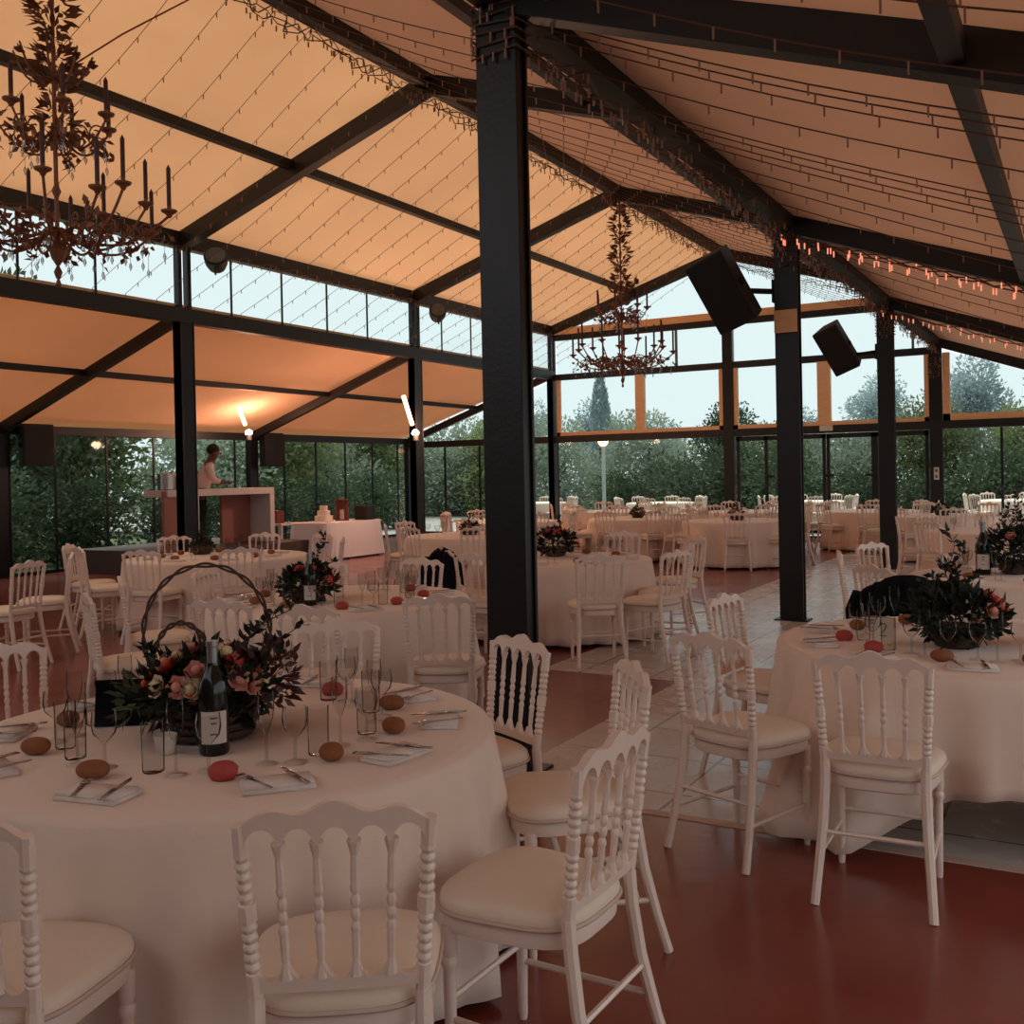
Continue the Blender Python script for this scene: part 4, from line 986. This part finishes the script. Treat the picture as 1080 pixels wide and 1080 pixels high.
def trunk_mb(h,r,seed,br=5):
    rn=random.Random(seed); mb=MB(); mb.tube([(0,0,-.3),(.05,0,h*.25),(0,.08,h*.5),(.05,0,h*.75)],[r,r*.8,r*.6,r*.25],8)
    for i in range(br):
        a=rn.uniform(0,6.28); z=h*rn.uniform(.3,.55); mb.tube([(0,0,z),(h*.12*math.cos(a),h*.12*math.sin(a),z+h*.15),(h*.22*math.cos(a),h*.22*math.sin(a),z+h*.28)],[r*.4,r*.28,r*.1],6)
    return mb
TK={}
for nm,mt,h,rad,n_,lf_,low in (('olive_tree','t_olive',4.4,2.6,9000,.2,.12),('broadleaf_tree','t_green',5.5,2.8,9500,.24,.08),('evergreen_tree','t_dark',6.5,2.5,9500,.24,.05),('blue_tree','t_haze',9,3.0,8000,.28,.3),('garden_shrub','t_dark',1.9,1.6,3600,.16,.03),('cypress_tree','t_haze',10,.85,4500,.2,.04)):
    t=empty(nm,(0,0,-.25)); (cypress_mesh(h,rad,n_,.3,4) if nm=='cypress_tree' else tree_mesh(nm,len(nm)*7,h,rad,n_,lf_,low)).build('crown',mt,t,False)
    if nm!='garden_shrub': trunk_mb(h,h*.025,5,0 if nm in('cypress_tree','blue_tree') else 5).build('trunk','bark',t)
    TK[nm]=[t,False]
def tree(nm,x,y,label,sc=1,rz=0,grp=None):
    t,used=TK[nm]
    if used: o=copy_tree(t)
    else: o=t; TK[nm][1]=True
    o.location=(x,y,-.25); o.rotation_euler=(0,0,rz); o.scale=(sc,sc,sc*random.uniform(.9,1.1)); tag(o,label,'tree' if 'shrub' not in nm else 'shrub',grp or 'garden '+nm.replace('_',' ')+'s'); return o
rn=random.Random(9)
# beyond the end wall
for i,(x,y,k,s) in enumerate(((-17.2,34,'olive_tree',.78),(-13.6,34,'olive_tree',.80),(-12.2,38.5,'evergreen_tree',.6),(-9.6,36.5,'broadleaf_tree',.62),(-7.1,34.5,'olive_tree',.7),(-4.3,35,'broadleaf_tree',.62),(-1.4,34.5,'broadleaf_tree',.66),(1.6,34.5,'evergreen_tree',.6),(4.5,34.5,'broadleaf_tree',.7),(8,35.5,'broadleaf_tree',.7),(-20.6,35,'broadleaf_tree',.66),(-24,35.5,'olive_tree',.8))):
    tree(k,x,y,'tree of the garden row seen through the far glass wall',s,rn.uniform(0,6),'garden row beyond the far glass wall')
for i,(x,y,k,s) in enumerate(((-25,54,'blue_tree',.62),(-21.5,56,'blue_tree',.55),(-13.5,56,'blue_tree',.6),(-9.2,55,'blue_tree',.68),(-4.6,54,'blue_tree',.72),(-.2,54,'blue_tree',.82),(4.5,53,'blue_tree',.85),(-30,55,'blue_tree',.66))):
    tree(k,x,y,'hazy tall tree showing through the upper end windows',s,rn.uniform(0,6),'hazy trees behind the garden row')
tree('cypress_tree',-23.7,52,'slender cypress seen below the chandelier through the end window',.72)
# left side
for i in range(11):
    k='evergreen_tree' if i<5 else ('olive_tree','broadleaf_tree')[i%2]
    tree(k,-22.5-rn.uniform(0,2.5),1.5+i*3.4,'leafy tree close behind the left glass wall',rn.uniform(.75,1.0),rn.uniform(0,6),'trees behind the left glass wall')
for i in range(9):
    tree('garden_shrub',-19.2-rn.uniform(0,1.2),5+i*2.6,'low shrub at the foot of the left glass wall',rn.uniform(.6,.95),rn.uniform(0,6),'shrubs along the left glass wall')
for i in range(12):
    tree('garden_shrub',-14+i*2.0,31+rn.uniform(0,1.5),'shrub bordering the terrace beyond the far glass',rn.uniform(.8,1.1),rn.uniform(0,6),'shrubs bordering the terrace')
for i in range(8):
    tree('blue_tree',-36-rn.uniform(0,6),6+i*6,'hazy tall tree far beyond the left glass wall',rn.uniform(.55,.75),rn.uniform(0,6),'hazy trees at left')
# ------------------------------------------------------------------ light
w=bpy.data.worlds.new('world'); scn.world=w; w.use_nodes=True; bg=w.node_tree.nodes['Background']; bg.inputs[0].default_value=(.83,.87,.89,1); bg.inputs[1].default_value=1.12
sun=bpy.data.lights.new('sun','SUN'); sun.energy=4.3; sun.angle=R(40); sun.color=(1,.95,.88); so=bpy.data.objects.new('sun',sun); COL.objects.link(so); so.rotation_euler=(R(-18),R(-22),0)
for (x,y,z,e) in ((-6.9,16.9,4.4,0),):
    pass
scn.cycles.transparent_max_bounces=32
vs=scn.view_settings; scn.display_settings.display_device='sRGB'; vs.view_transform='Standard'; vs.look='None'; vs.exposure=.24; vs.gamma=1; vs.use_curve_mapping=False
